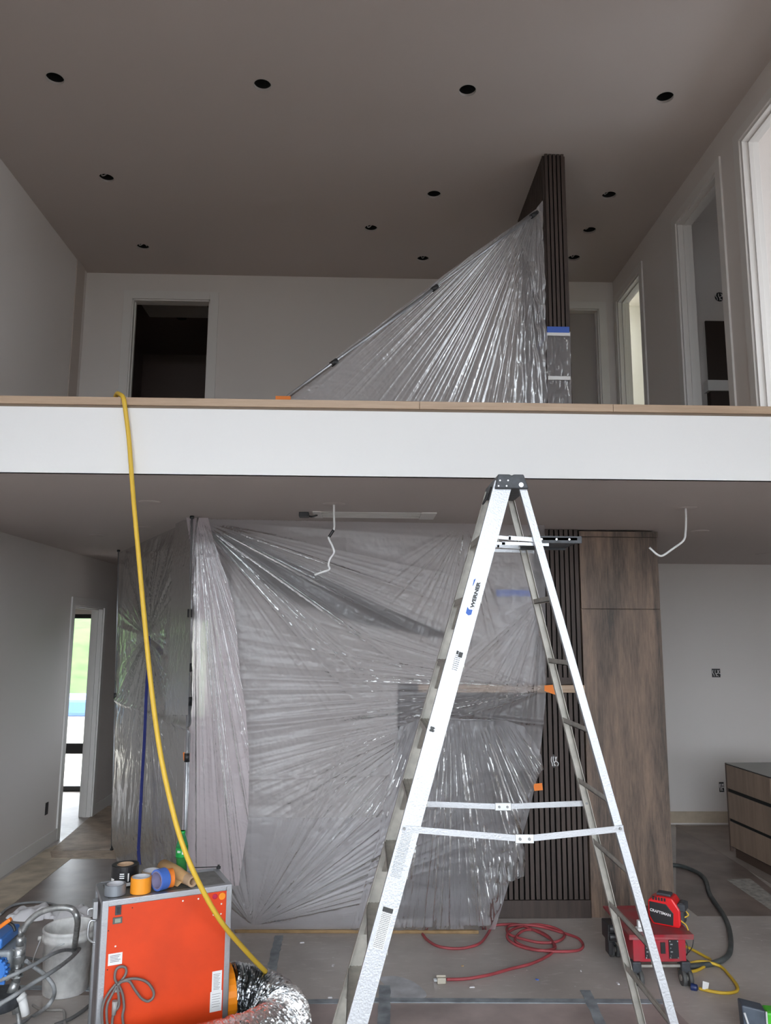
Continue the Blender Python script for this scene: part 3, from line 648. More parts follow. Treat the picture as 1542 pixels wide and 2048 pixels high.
# side sheet going back to the left wall
PS0 = Vector((-1.30, 5.98, 0)); PS1 = Vector((-2.52, 8.30, 0)); sn = Vector((PS1.y-PS0.y, -(PS1.x-PS0.x), 0)).normalized()
if sn.y > 0: sn = -sn
def side_map(x, y, u):
    p = hit(x, y, PS0, sn); p.z = min(max(p.z, .004), ZL-.003); return p
def disp_side(S, Z):
    a = hit(300, 1272, PS0, sn); t2 = Vector((-sn.y, sn.x, 0)); t2 = t2 if t2.x > 0 else -t2; s = a.dot(t2); pt = hit(380, 1040, PS0, sn)
    h = fan(S, Z, s, a.z, 20, .024, 111, None, .15, 1.8) + fan(S, Z, pt.dot(t2), pt.z, 26, .016, 113, (math.radians(255), .35), .15, 2.6)
    z0 = hit(300, 1425, PS0, sn).z
    h += crumple(S, Z, 4, .012, 115, 1, .6) + crumple(S, Z, 14, .003, 117) + .018*np.exp(-((Z-z0)/.02)**2)
    return h*np.clip((ZL-Z)/.15, 0, 1)*np.clip(Z/.1, 0, 1)
tag(sheet('plastic_sheet', [(1033,350,398), (1062,300,396), (1100,238,394), (1140,238,393), (1400,234,388), (1560,228,380), (1690,224,376), (1720,238,374), (1740,250,372), (1790,300,371), (1860,370,372)], side_map, disp_side, sn, 220, 320, POLYS),
    'plastic side sheet running back towards left wall with blue zipper in it', 'plastic sheet')
# gathered darker fold strip between side sheet and pole
tag(sheet('plastic_sheet', [(1040,352,384), (1100,345,384), (1200,342,382), (1300,338,380), (1430,330,376)], lambda x, y, u: hit(x, y, PS0+sn*.05, sn), lambda S, Z: fan(S, Z, -1.0, ZL+.2, 70, .018, 121, None, .2, 4), sn, 60, 160, POLYT),
    'narrow pleated plastic strip gathered left of the steel pole', 'plastic sheet')
# cloth-like masking sheet hanging from blue tape on the chimney, seen through the main sheet
def disp_mask(S, Z): return crumple(S, Z, 12, .012, 131, 1.6, .3)+crumple(S, Z, 25, .004, 133)
mt = tag(sheet('masking_film', [(1188,995,1066), (1260,1000,1078), (1340,1004,1088), (1372,1010,1080), (1392,1018,1050)], lambda x, y, u: at(x, y, YS-.14), disp_mask, (0, -1, 0), 90, 160, POLYT),
    'crinkled masking film bunched over mantel shelf behind the main plastic sheet', 'masking film')
p0 = at(993, 1190, YS-.145); p1 = at(1067, 1183, YS-.145)
mb = MB(); mb.box(p0.x, p1.x, p0.y-.001, p0.y+.001, p0.z-.01, p1.z+.012); mb.build('painters_tape', BLUE, mt)
# lining of the enclosure: pale drywall side wall behind sheet
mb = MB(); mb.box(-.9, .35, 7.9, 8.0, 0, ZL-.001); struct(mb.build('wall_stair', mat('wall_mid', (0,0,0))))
mb = MB(); mb.box(-.95, .32, 7.0, 7.9, 0, .62); mb.box(-.95, .32, 7.3, 7.9, .62, .8); struct(mb.build('dark_band_box', SLAT))  # added dark box, gives a darker band behind the sheet

mb = MB(); mb.prism([at(x, y, 6.34) for x, y in ((425,1062), (470,1068), (600,1135), (760,1215), (960,1290), (740,1250), (590,1205), (470,1125), (430,1100))], (0, .06, 0)); struct(mb.build('dark_band_wedge', mat('dark_band', (.04, .033, .03), .7)))  # added dark wedge, tapered so the diagonal dark band behind the sheet fades out

# poles ---------------------------------------------------------------
def pole(name, p0, p1, label, clips=(), r=.011, r2=.008):
    p0 = Vector(p0); p1 = Vector(p1); t = thing(name, p0, label, 'support pole')
    L = lambda f: p0+(p1-p0)*f
    mb = MB(); mb.cyl(p0, L(.55), r, n=14); mb.build('lower_tube', ALU, t)
    mb = MB(); mb.cyl(L(.55), p1, r2, n=14); mb.build('upper_tube', ALU, t)
    mb = MB(); a = (p1-p0).normalized()
    for f in clips: mb = MB(); mb.cyl(L(f)-a*.03, L(f)+a*.03, r+.007, n=14); mb.build('lock_collar', BLACK, t)
    mb = MB(); mb.cyl(p0, p0+a*.02, .016, n=18); mb.build('end_pad', BLACK, t)
    mb = MB(); mb.cyl(p1-a*.02, p1, .016, n=18); mb.build('end_pad', BLACK, t)
    return t
q0 = hit(366, 1880, PXA+fn*.13, fn); q0.z = .002
q1 = hit(384, 1033, PXA+fn*.13, fn); q1.z = ZL-.002
q0.x += .0
pole('spring_pole', (q0.x, q0.y, .002), q1, 'vertical telescopic steel pole holding plastic sheet up to the ceiling', (.42, .55, .63, .76))
q0 = at(237, 1104, 8.33); q0.z = ZL-.002; q1 = at(224, 1690, 8.33); q1.z = .002
pole('spring_pole', q1, q0, 'thin pole at far edge of the side sheet near left wall', (.5,), .009, .007)
# zipper
zp = [at(x, y, hit(x, y, PS0+sn*.08, sn).y) for x, y in ((297,1272), (296,1330), (292,1400), (289,1480), (284,1560), (280,1640), (277,1700), (279,1730))]
mb = MB()
for i in range(len(zp)-1): mb.bar(zp[i], zp[i+1], .028, .004, (1, -.4, 0))
tg = mb.build('zipper_strip', NAVY); tag(tg, 'navy blue adhesive zipper strip running down the plastic side sheet', 'zipper')

# loft sheet ------------------------------------------------------------
LP0 = at(563, 798, 5.55); LP1 = at(1084, 408, 6.36)
LA = Vector((LP0.x, LP0.y, 0)); LB = Vector((LP1.x, LP1.y, 0)); ln = Vector((LB.y-LA.y, -(LB.x-LA.x), 0)).normalized()
def loft_map(off=0):
    return lambda x, y, u: hit(x, y, LA+ln*off, ln)
lt = Vector((-ln.y, ln.x, 0)); lt = lt if lt.x > 0 else -lt
def disp_loft(S, Z):
    a = hit(1070, 420, LA, ln); b = hit(700, 860, LA, ln); c = hit(1040, 480, LA, ln)
    h = fan(S, Z, a.dot(lt), a.z+.1, 78, .017, 141, (math.radians(-124), .85), .2, 3.4)
    h += fan(S, Z, c.dot(lt), c.z, 34, .028, 145, (math.radians(-85), .3), .2, 2.6)
    w = np.clip((S-(a.dot(lt)-.55))/.35, 0, 1)
    h += w*crumple(S, Z, 9, .025, 151, 1.4, .45) + crumple(S, Z, 18, .0015, 155)
    p = hit(600, 790, LA, ln); h += np.exp(-((S-p.dot(lt))/.35)**2)*crumple(S, Z, 12, .012, 157, .6, 1.6)
    return h
rows = []
for y, xl in ((402,1084), (420,1070), (450,1030), (500,957), (550,888), (600,824), (650,757), (700,690), (750,627), (797,566), (845,498), (885,440)):
    rows.append((y, xl, 1085+(y-402)*.008))
tag(sheet('plastic_sheet', rows, loft_map(), disp_loft, ln, 360, 320, POLYU), 'triangular plastic sheet hanging from slanted pole on the loft', 'plastic sheet')
LQ0 = hit(568, 799, LA+ln*.06, ln); LQ1 = hit(1075, 424, LA+ln*.06, ln)
pole('spring_pole', LQ0, LQ1, 'slanted steel pole leaning from loft edge up to slat column', (.17, .55, .98), .013, .010)
mb = MB(); a = LQ0; mb.box(a.x-.06, a.x+.05, a.y-.02, a.y-.01, a.z-.06, a.z+.02, ); tag(mb.build('orange_tape', ORTAPE), 'orange tape piece at foot of slanted pole above loft edge', 'tape')
# film on column face
t = thing('masking_film', (1.68, YS-.03, ZF), 'clear masking film taped with blue tape around base of slat column', 'masking film')
def colm(x, y, u):
    p = at(x, y, YS-.03); return p
sheet('film', [(664,1092,1141), (700,1093,1141), (760,1094,1142), (812,1095,1143)], colm, lambda S, Z: crumple(S, Z, 14, .010, 161, 1.3, .6), (0, -1, 0), 70, 160, plastic('film_clear', .62, rough=.15), t)
p0 = at(1094, 653, YS-.04); p1 = at(1139, 671, YS-.04); mb = MB(); mb.box(p0.x, p1.x, p0.y-.002, p0.y, p1.z+.02, p0.z); mb.box(1.575, 1.58, YS-.04, YS+.4, p1.z+.01, p0.z-.02); mb.build('painters_tape', BLUE, t)
p0 = at(1094, 666, YS-.045); p1 = at(1140, 672, YS-.045)
p2 = at(1096, 753, YS-.045); p3 = at(1141, 760, YS-.045)
for a, b in ((p0, p1), (p2, p3)):
    mb = MB(); mb.box(a.x, b.x, a.y-.002, a.y, b.z, a.z+.004); mb.build('white_tape', WHITE, t)

# tape bits ------------------------------------------------------------
def quad(name, pts, Y, m, label, cat='tape', th=.002):
    P = [at(x, y, Y) for x, y in pts]; mb = MB(); mb.prism(P, (0, th, 0)); return tag(mb.build(name, m), label, cat)
quad('orange_tape', [(1089,1371), (1112,1369), (1112,1390), (1100,1386), (1089,1382)], 6.03, ORTAPE, 'orange tape piece fixing plastic sheet at end of the mantel shelf')
quad('orange_tape', [(1066,1568), (1084,1566), (1086,1580), (1069,1582)], 6.05, ORTAPE, 'orange tape square on slat wall beside plastic above the spreader bars')
quad('orange_tape', [(366,1505), (377,1503), (382,1513), (374,1519), (367,1521)], 5.93, ORTAPE, 'faded orange tape piece halfway down on the vertical steel pole')

# ================================================================= floor coverings
t0 = flo(470, 1864); t1 = flo(957, 1866)
mb = MB(); mb.bar((t0.x, t0.y, .012), (t1.x, t1.y, .012), .045, .022, (0, 1, 0)); tag(mb.build('wood_strip', STRIPW, bevel=.003), 'long thin brown wooden strip holding plastic down on the floor', 'wood strip')
BT = mat('blue_grey_tape', (.30, .33, .365), .6, var=.35, vs=9)
_fz = [.0030]
def ftape(a, b, w, label, z=None, m=BT, wob=.004):
    _fz[0] += .0006; z = _fz[0]
    a = flo(*a); b = flo(*b); n = 16; d = (b-a).normalized(); s = Vector((-d.y, d.x, 0)); r = random.Random(label)
    vs = []
    for i in range(n+1):
        p = a+(b-a)*(i/n); vs += [(p.x+s.x*(w/2+r.uniform(-wob, wob)), p.y+s.y*(w/2), z), (p.x-s.x*(w/2+r.uniform(-wob, wob)), p.y-s.y*(w/2), z)]
    vs2 = [(x, y, 0.0002) for x, y, _ in vs]; k = len(vs)
    fs = [(i*2, i*2+1, i*2+3, i*2+2) for i in range(n)] + [(i*2, i*2+2, i*2+2+k, i*2+k) for i in range(n)] + [(i*2+1, i*2+3, i*2+3+k, i*2+1+k) for i in range(n)]
    mb = MB(); mb.add(vs+vs2, fs); return tag(mb.build('floor_tape', m), label, 'floor tape', 'grey-blue seam tape on the floor covering')
ftape((465,2006), (690,2003), .055, 'long blue-grey seam tape left of the ladder, crossing behind the silver duct')
ftape((740,2001), (1345,2004), .055, 'long blue-grey seam tape crossing floor between ladder legs')
ftape((558,1872), (541,1950), .06, 'short blue-grey tape strip running down from the wooden strip')
ftape((770,1972), (766,2100), .07, 'blue-grey tape strip running towards camera between front ladder rails')
ftape((1171,1982), (1225,2100), .06, 'slanting blue-grey tape strip left of the rear ladder rails')
ftape((0,1975), (200,1980), .05, 'faint blue-grey tape strip on floor behind the paint sprayer')
# protective sheets on the floor
def fpoly(name, pts, z, m, label, cat, th=None):
    P = [flo(x, y, z) for x, y in pts]; mb = MB(); mb.prism([(p.x, p.y, .0003) for p in P], (0, 0, z)); return tag(mb.build(name, m), label, cat)
FB = mat('floor_board_dark', (.155, .115, .100), .5, var=.3, vs=3)
fpoly('floor_board_sheet', [(395,2008), (1338,2008), (1430,2100), (300,2100)], .0012, mat('floor_board_mauve', (.42, .345, .33), .5, var=.3, vs=2.5), 'brown floor protection sheet in foreground below the long tape line', 'floor covering')
MASKP = mat('masking_paper', (.56, .475, .37), .75, var=.25, vs=5, bump=.2, bs=14)
fpoly('masking_paper', [(-160,1874), (90,1700), (112,1690), (143,1716), (0,1828), (-120,1910)], .003, MASKP, 'tan masking paper strip on floor along left wall', 'masking paper')
fpoly('cardboard_sheet', [(100,1702), (235,1700), (232,1716), (103,1716)], .006, mat('cardboard', (.48, .38, .29), .8, var=.2, vs=12), 'flat cardboard strip lying across hall entrance', 'cardboard')
fpoly('paper_runner', [(118,1687), (205,1612), (226,1612), (228,1698), (104,1701)], .004, mat('kraft_runner', (.46, .375, .30), .75, var=.35, vs=4, bump=.4, bs=9), 'wrinkled kraft paper runner on hall floor leading to the doorway', 'floor paper')
fpoly('floor_board_sheet', [(1350,1652), (1440,1705), (1542,1768), (1542,1700), (1470,1650)], .002, mat('bare_floor', (.30, .25, .22), .6, var=.15, vs=4), 'paler strip of floor sheet in front of the drawer island', 'floor covering')
DB = mat('floor_board_brown', (.235, .185, .165), .42, var=.3, vs=3)
fpoly('floor_board_sheet', [(1352,1649), (1420,1660), (1470,1720), (1560,1790), (1640,1832), (1395,1832), (1352,1798)], .0012, DB, 'darker brown floor board right of the tall cabinet under the grey cable', 'floor covering')
fpoly('floor_board_sheet', [(0,1829), (143,1717), (232,1717), (262,1800), (300,1990), (-60,1990), (-160,1925)], .0012, DB, 'dark shiny brown floor board between masking paper and orange machine', 'floor covering')
fpoly('seam_strip', [(1453,1759), (1500,1757), (1542,1790), (1542,1820)], .002, mat('pale_paper_tape', (.42, .40, .37), .7, var=.3, vs=20), 'pale worn tape triangle on floor near drawer island', 'floor tape')
# dried white paint smear
def smear(pts, label):
    P = [flo(x, y) for x, y in pts]; P = spline(P+[P[0]], 5)[:-1]; mb = MB(); mb.prism([(p.x, p.y, .0004) for p in P], (0, 0, .0022))
    return tag(mb.build('paint_smear', mat('dried_smear', (.56, .57, .60), .75, var=.22, vs=7)), label, 'paint smear')
smear([(755,1955), (790,1953), (822,1962), (845,1978), (853,1992), (838,1998), (800,1999), (776,1992), (772,1974)], 'dried pale grey paint smear on floor between ladder legs')
# small debris
for q, c in (((925,1933), KRAFT), ((1074,1960), BLUE), ((604,1886), PAPERW), ((666,1932), PAPERW), ((944,1975), PAPERW), ((1236,1968), PAPERW), ((1162,1943), PAPERW), ((660,1996), PAPERW)):
    p = flo(*q); r = random.Random(q[0]); a = r.random()*3; s = r.uniform(.008, .016)
    Mx = Matrix.Translation(p) @ Matrix.Rotation(a, 4, 'Z'); mb = MB(); mb.prism([(-s, -s*.4, .0008), (s, -s*.5, .0008), (s*.8, s*.5, .0008), (-s*.6, s*.4, .0008)], (0, 0, .005), Mx)
    lab = {925: 'curled tan paper scrap on floor right of the wooden strip middle', 1074: 'tiny blue tape scrap on floor between the ladder legs', 604: 'white scrap on floor just below the wooden strip', 666: 'white scrap on floor left of the ladder front rail', 944: 'thin white scrap on floor below the cord plug', 1236: 'white scrap on floor by rear ladder rail near caster', 1162: 'white scrap on floor below the red cord loops', 660: 'white scrap on the seam tape left of the ladder'}[q[0]]
    tag(mb.build('scrap', c), lab, 'scrap')

# ================================================================= step ladder
LYC = 3.74
def hh(z): return .33-.06*z
def FX(z): return -.178+(.653+.178)*z/2.85
def RX(z): return 1.435+(.742-1.435)*z/2.85
t = thing('step_ladder', (.63, LYC, 0), 'tall aluminium step ladder with black cap standing open in foreground', 'ladder')
def rail(name, Xf, s, w, th, z0, z1, m, inward):
    p0 = Vector((Xf(z0), LYC+s*hh(z0), z0)); p1 = Vector((Xf(z1), LYC+s*hh(z1), z1)); ax = (p1-p0).normalized()
    side = Vector((1, 0, 0)); side = (side-ax*ax.x).normalized(); dp = Vector((0, -s, 0))
    mb = MB(); mb.bar(p0, p1, w, .003, side)
    for k in (-1, 1):
        o = side*(k*(w/2-.0015))+dp*th/2; mb.bar(p0+o, p1+o, .003, th, side)
    if w > .05:
        for k in range(-4, 5): o = side*(k*.0085)-dp*.0017; mb.bar(p0+o, p1+o, .0018, .001, side)
    return mb.build(name, m, t)
for s in (-1, 1):
    rail('front_rail', FX, s, .082, .03, .0, 2.86, ALU if s < 0 else ALUD, 1)
    rail('rear_rail', RX, s, .034, .024, .0, 2.86, ALU if s < 0 else ALUD, 1)
    for Xf, w in ((FX, .10), (RX, .055)):
        x = Xf(.03); y = LYC+s*hh(.03); mb = MB(); mb.box(x-w/2, x+w/2, y-.022, y+.022, .0, .07); mb.build('foot', BLACK, t, bevel=.004)
for i in range(1, 10):
    z = .29*i; a = LYC-hh(z)+.003; b = LYC+hh(z)-.003; x = FX(z); mb = MB()
    mb.box(x-.042, x+.042, a, b, z, z+.003); mb.box(x-.043, x-.040, a, b, z-.026, z+.003); mb.box(x+.039, x+.042, a, b, z-.026, z+.003)
    for k in range(5): mb.box(x-.034+k*.016, x-.030+k*.016, a, b, z+.003, z+.0055)
    mb.build('tread', ALUD, t)
    if i in (1, 2): 
        pass
    if i > 1:
        x = RX(z); mb = MB(); mb.box(x-.014, x+.014, a, b, z-.012, z-.009); mb.box(x-.014, x-.011, a, b, z-.012, z+.012); mb.build('rear_rung', ALUD, t)
        for s in (-1, 1):
            mb = MB()
            y0 = LYC+s*(hh(z)-.004)
            if i < 9: mb.bar((FX(z)-.02, y0-s*.11, z-.01), (FX(z-.13)-.005, y0+s*.004, z-.14), .022, .003, (1, 0, 0)); mb.build('knee_brace', ALUD, t)
for zz, pa in ((0, 0),):
    z = .29; x = RX(z); mb = MB(); mb.box(x-.014, x+.014, LYC-hh(z), LYC+hh(z), z-.012, z+.012); mb.build('rear_rung', ALUD, t)
# cap
zc = 2.83; mb = MB(); x0, x1 = .612, .768; yA, yB = LYC-.185, LYC+.185
mb.prism([(x0, yA, zc), (x1, yA, zc), (x1-.022, yA, zc+.066), (.70, yA, zc+.066), (.69, yA, zc+.060), (.68, yA, zc+.066), (x0+.014, yA, zc+.066)], (0, yB-yA, 0)); mb.build('top_cap', DGREY, t, bevel=.004)
for px, py in ((1000,961), (1016,961), (997,972), (1013,972)):
    p = at(px, py, yA); mb = MB(); mb.cyl((p.x, yA-.003, p.z), (p.x, yA, p.z), .0035, n=10); mb.build('rivet', STEEL, t)
p = at(1042, 970, yA); mb = MB(); mb.cyl((p.x, yA-.006, p.z), (p.x, yA, p.z), .011, n=16); mb.build('pivot_bolt', STEEL, t)
# spreaders
zs = 1.325
for s in (-1, 1):
    y = LYC+s*(hh(zs)+.004); mid = Vector((.70, y, zs-.005 if s > 0 else zs-.03)); A = Vector((FX(zs), y, zs+.012)); B = Vector((RX(zs), y, zs+.012))
    mb = MB(); mb.bar(A+Vector((-.03*(s < 0), 0, 0)), mid, .026, .003, (0, 0, 1)); mb.bar(mid, B+Vector((.015, 0, 0)), .026, .003, (0, 0, 1)); mb.build('spreader_bar', ALU, t)
    mb = MB(); mb.box(mid.x-.04, mid.x+.04, y-.004, y+.004, mid.z-.018, mid.z+.018)
    mb.build('spreader_hinge', STEEL, t, bevel=.002)
    for q in (A+Vector((-.022*(s < 0), 0, 0)), mid-Vector((.02, 0, 0)), mid+Vector((.02, 0, 0)), B):
      mb = MB(); mb.cyl((q.x, y-.009, q.z), (q.x, y+.002, q.z), .006, n=12); mb.build('bolt', mat('bolt_dark', (.25, .25, .25), .4, metal=.8), t)
# paint shelf
ys0, ys1 = LYC-.15, LYC+.15
sh = MB(); sh.box(.79, 1.0, ys0, ys1, 2.590, 2.606); sh.box(.79, 1.02, ys0, ys0+.006, 2.578, 2.612); sh.box(.79, 1.02, ys1-.006, ys1, 2.578, 2.612); sh.box(.995, 1.02, ys0+.02, ys1-.02, 2.588, 2.61)
so = sh.build('paint_shelf', DGREY, t, bevel=.002)
for s, y in ((-1, ys0-.006), (1, ys1+.006)):
    mb = MB(); mb.bar((.615, y, 2.604), (.685, y, 2.598), .016, .003, (0, 0, 1)); mb.bar((.675, y, 2.600), (.80, y, 2.592), .020, .003, (0, 0, 1)); mb.build('shelf_arm', ALU, so)
    mb = MB(); mb.bar((.60, y+.012, 2.576), (.66, y+.012, 2.574), .014, .003, (0, 0, 1)); mb.bar((.645, y+.012, 2.576), (.865, y+.012, 2.572), .015, .003, (0, 0, 1)); mb.build('shelf_arm', ALU, so)
mb = MB()
for x in (.83, .90, .96): mb = MB(); mb.cyl((x, ys0-.004, 2.596), (x, ys0, 2.596), .005, n=10); mb.build('rivet', STEEL, so)
mb = MB(); mb.tube([(.615, ys0+.1, 2.86), (.59, ys0+.1, 2.80), (.575, ys0+.12, 2.78), (.60, ys0+.1, 2.83)], .004, 6, 5); mb.build('cord', BLACK, t)
# labels on the near front rail
def railM(px, py):
    p = at(px, py, 3.0)
    for _ in range(6):
        z = p.z; p = at(px, py, LYC-hh(z)-.0025)
    z = p.z; ax = Vector((FX(2)-FX(0), -(hh(2)-hh(0)), 2)).normalized()
    return frame(p, ax, Vector((-1, 0, 0.27)))      # text runs up the rail
PR = mat('print_grey', (.16, .16, .17), .6); PRB = mat('print_blue', (.03, .12, .50), .5)
text('WERNER', .021, railM(951, 1190) @ Matrix.Diagonal((1.42, 1, 1, 1)), mat('print_black', (.03, .03, .03), .5), t, 'brand_lettering', weight=.0012)
Mw = railM(946, 1196)
mb = MB(); mb.prism([(-.075, .014, 0), (-.045, .014, 0), (-.055, .004, 0), (-.052, -.012, 0), (-.075, -.012, 0), (-.082, 0, 0)], (0, 0, .0008), Mw)
mb.prism([(.05, .016, 0), (.082, .018, 0), (.090, .010, 0), (.06, .013, 0)], (0, 0, .0008), Mw); mb.build('brand_swoosh', PRB, t)
mb = MB(); mb.box(-.05, .07, -.017, -.0155, 0, .0006, Mw); mb.build('print', PR, t)
def plabel(px, py, L, w, dark, lines, header=False, paper=True, seed=1):
    Ml = railM(px, py); r = random.Random(seed)
    if paper:
        mb = MB(); mb.box(-L/2, L/2, -w/2, w/2, 0, .0003, Ml); mb.build('warning_label', mat('label_white', (.72, .73, .72), .5), t)
    mb = MB()
    for k in range(lines):
        y = -L/2+(k+.7)*L/(lines+ (2 if header else .5)); a = r.uniform(.25, .48)
        x = -w/2+.003
        while x < w*.42:
            l = r.uniform(.002, .008); x2 = min(x+l, w*.45)
            mb.box(y, y+L/lines*.38, x, x2, .0004, .0008, Ml); x = x2+.0015
    mb.build('print', dark, t)
    if header:
        mb = MB(); mb.box(L/2-.020, L/2-.002, -w/2+.001, w/2-.001, .0004, .0009, Ml); mb.build('label_header', mat('print_black', (.03,)*3), t)
plabel(913, 1324, .085, .030, PR, 9, paper=False, seed=4)
mb = MB(); Ml = railM(919, 1309); mb.box(-.012, .012, -.014, .004, .0004, .0008, Ml); mb.box(-.002, .014, .006, .016, .0004, .0008, Ml); mb.build('print', mat('print_black', (.03,)*3), t)
plabel(803, 1708, .20, .050, mat('print_mid', (.32, .33, .34), .6), 30, paper=False, seed=5)
plabel(766, 1856, .165, .046, PR, 22, header=True, seed=6)
mb = MB(); Ml = railM(864, 1458); r = random.Random(9)
for k in range(7): mb.box(-.012+.004*k*.8, -.009+.004*k*.8, -.010+r.uniform(-.003, .003), .009+r.uniform(-.003, .003), .0004, .0008, Ml)
mb.build('scuff', mat('print_black', (.03,)*3), t)

# ================================================================= orange machine
mp = flo(205, 1803, .85); mq = flo(465, 1768, .85); d = (mq-mp); d.z = 0; mw = d.length; ma = math.atan2(d.y, d.x); mdp = .31
MM = Matrix.Translation((mp.x, mp.y, 0)) @ Matrix.Rotation(ma, 4, 'Z')
t = thing('air_scrubber', MM @ Vector((mw/2, mdp/2, 0)), 'orange-fronted air filtering machine with aluminium edges in lower left foreground', 'machine')
H = .85
mb = MB(); mb.box(.012, mw-.012, .012, mdp-.008, .06, H-.012, MM); mb.build('body', mat('machine_grey', (.23, .20, .20), .4, metal=.4, var=.2, vs=10), t)
mb = MB(); mb.box(.028, mw-.028, .004, .012, .085, H-.03, MM); fp = mb.build('front_panel', ORANGE, t)
mb = MB(); e = .03
for x in (0, mw-e):
    for y in (0, mdp-e): mb.box(x, x+e, y, y+e, .05, H, MM)
for y in (0, mdp-e):
    for z in (.05, H-e): mb.box(e, mw-e, y, y+e, z, z+e, MM)
for x in (0, mw-e):
    for z in (.05, H-e): mb.box(x, x+e, e, mdp-e, z, z+e, MM)
mb.build('edge_frame', ALU, t, bevel=.004)
mb = MB(); mb.box(.02, mw-.02, .02, mdp-.02, H-.014, H-.001, MM); mb.build('top_panel', mat('dusty_steel', (.20, .20, .19), .45, metal=.5, var=.3, vs=14), t)
for x in (.05, mw-.05):
    for y in (.05, mdp-.05):
        mb = MB(); q = MM @ Vector((x, y, 0)); mb.cyl(q+Vector((-.015, 0, .03)), q+Vector((.015, 0, .03)), .03); mb.cyl(q+Vector((0, 0, .03)), q+Vector((0, 0, .065)), .012); mb.build('caster', BLACK, t)
# front face helper: photo pixel -> local x,z on the front plane
fnm = MM.to_3x3() @ Vector((0, -1, 0))
def mf(px, py):
    p = hit(px, py, Vector((mp.x, mp.y, 0)), fnm); q = MM.inverted() @ p; return q.x, q.z
def fbox(px0, py0, px1, py1, th, m, name, par=t, bevel=0):
    x0, z1 = mf(px0, py0); x1, z0 = mf(px1, py1); mb = MB(); mb.box(min(x0, x1), max(x0, x1), .004-th, .004, min(z0, z1), max(z0, z1), MM); return mb.build(name, m, par, bevel)
fbox(231, 1812, 242, 1829, .006, DGREY, 'power_switch', bevel=.001); fbox(234, 1815, 239, 1826, .009, BLACK, 'switch_rocker')
fbox(226, 1836, 244, 1846, .005, mat('meter_grey', (.10, .11, .10), .5), 'hour_meter'); fbox(230, 1838, 241, 1844, .007, mat('lcd', (.30, .34, .28), .3), 'meter_window')
fbox(217, 1909, 244, 1928, .001, WHITE, 'label')
fbox(425, 1944, 443, 1985, .001, WHITE, 'label'); fbox(421, 1985, 443, 2021, .0015, WHITE, 'label'); fbox(226, 1975, 240, 1984, .001, WHITE, 'label')
mb = MB()
for k in range(5):
    x0, z0 = mf(220, 1913+3*k); x1, _ = mf(241, 1913+3*k); mb.box(x0, x1-.006*(k % 3), .0025, .003, z0-.0015, z0+.001, MM)
for k in range(11):
    x0, z0 = mf(427, 1950+3*k); x1, _ = mf(441, 1950); mb.box(x0, x1-.004*(k % 3), .0025, .003, z0-.001, z0+.001, MM)
for k in range(6):
    x0, z0 = mf(424, 1990+5*k); x1, _ = mf(441, 1990); mb.box(x0, x1-.005*(k % 2), .002, .0026, z0-.0008, z0+.0008, MM)
mb.build('print', PR, t)
def fcyl(px, py, r, th, m, name):
    x, z = mf(px, py); mb = MB(); mb.cyl(MM @ Vector((x, .004, z)), MM @ Vector((x, .004-th, z)), r, n=20); return mb.build(name, m, t, bevel=.002)
fcyl(444, 1792, .018, .010, mat('lamp_orange', (.95, .30, .02), .25), 'indicator_lamp'); fcyl(430, 1793, .013, .006, mat('sticker_red', (.50, .01, .06), .4), 'red_sticker')
for q in ((366,1802), (397,1798), (443,1808), (427,1830), (442,1828), (231,1893)): fcyl(*q, .0045, .004, mat('plug_white', (.8, .75, .7), .4), 'plug_button')
for q in ((217,1862), (215,1940), (300,1800), (380,1789), (455,1870), (452,1955), (265,1816), (216,1822), (457,1790)): fcyl(*q, .003, .003, BLACK, 'screw')
# power cord bundle hanging on the front
def fpt(px, py, o=.02):
    x, z = mf(px, py); return MM @ Vector((x, .004-o, z))
CORD = mat('grey_cord', (.16, .145, .14), .5)
mb = MB()
mb.tube([fpt(*q) for q in ((236,1968), (229,1955), (231,1938), (240,1931), (250,1933), (251,1944), (243,1957), (233,1966))], .0065, 8, 6)
mb.tube([fpt(*q, .03) for q in ((233,1966), (248,1956), (270,1953), (292,1960), (305,1978), (304,1991), (294,1998), (281,1992), (268,1975), (256,1958), (238,1960))], .0065, 8, 6)
mb.tube([fpt(*q, .025) for q in ((231,1964), (218,1980), (207,2000), (203,2025), (206,2060))], .0065, 8, 6)
mb.tube([fpt(*q, .033) for q in ((232,1966), (222,1985), (213,2005), (212,2030), (216,2060))], .0065, 8, 6)
mb.tube([fpt(*q, .022) for q in ((236,1966), (244,1985), (247,2010), (244,2030), (248,2060))], .0065, 8, 6)
mb.tube([fpt(*q, .03) for q in ((233,1966), (236,1990), (236,2008), (225,2025), (222,2060))], .0065, 8, 6)
mb.build('power_cord', CORD, t)
mb = MB(); a = fpt(229, 1997, .03); b = fpt(226, 2025, .03); mb.cyl(a, b, .014, .010, n=14); mb.build('plug', mat('plug_grey', (.35, .34, .33), .4), t)
# side handle and latch
sfx = lambda y, z: MM @ Vector((0, y, z))
mb = MB(); sd = MM.to_3x3() @ Vector((-1, 0, 0))
mb.tube([sfx(.20, .70), sfx(.20, .70)+sd*.03, sfx(.20, .63)+sd*.035, sfx(.20, .60)+sd*.01, sfx(.20, .60)], .006, 8, 5); mb.build('side_handle', STEEL, t)
mb = MB(); a = sfx(.20, .76); mb.box(-.02, 0, .17, .23, .72, .80, MM); mb.tube([a, a+sd*.04, a+sd*.04+Vector((0, 0, -.03))], .005, 8, 4); mb.build('latch', STEEL, t)
# collar + top tube
cy0 = MM @ Vector((mw, mdp*.52, .25)); sdr = MM.to_3x3() @ Vector((1, 0, 0))
mb = MB(); mb.ring(cy0-sdr*.0, sdr, .15, .12, .05); mb.build('outlet_collar', mat('collar_orange', (.90, .27, .01), .35), t)
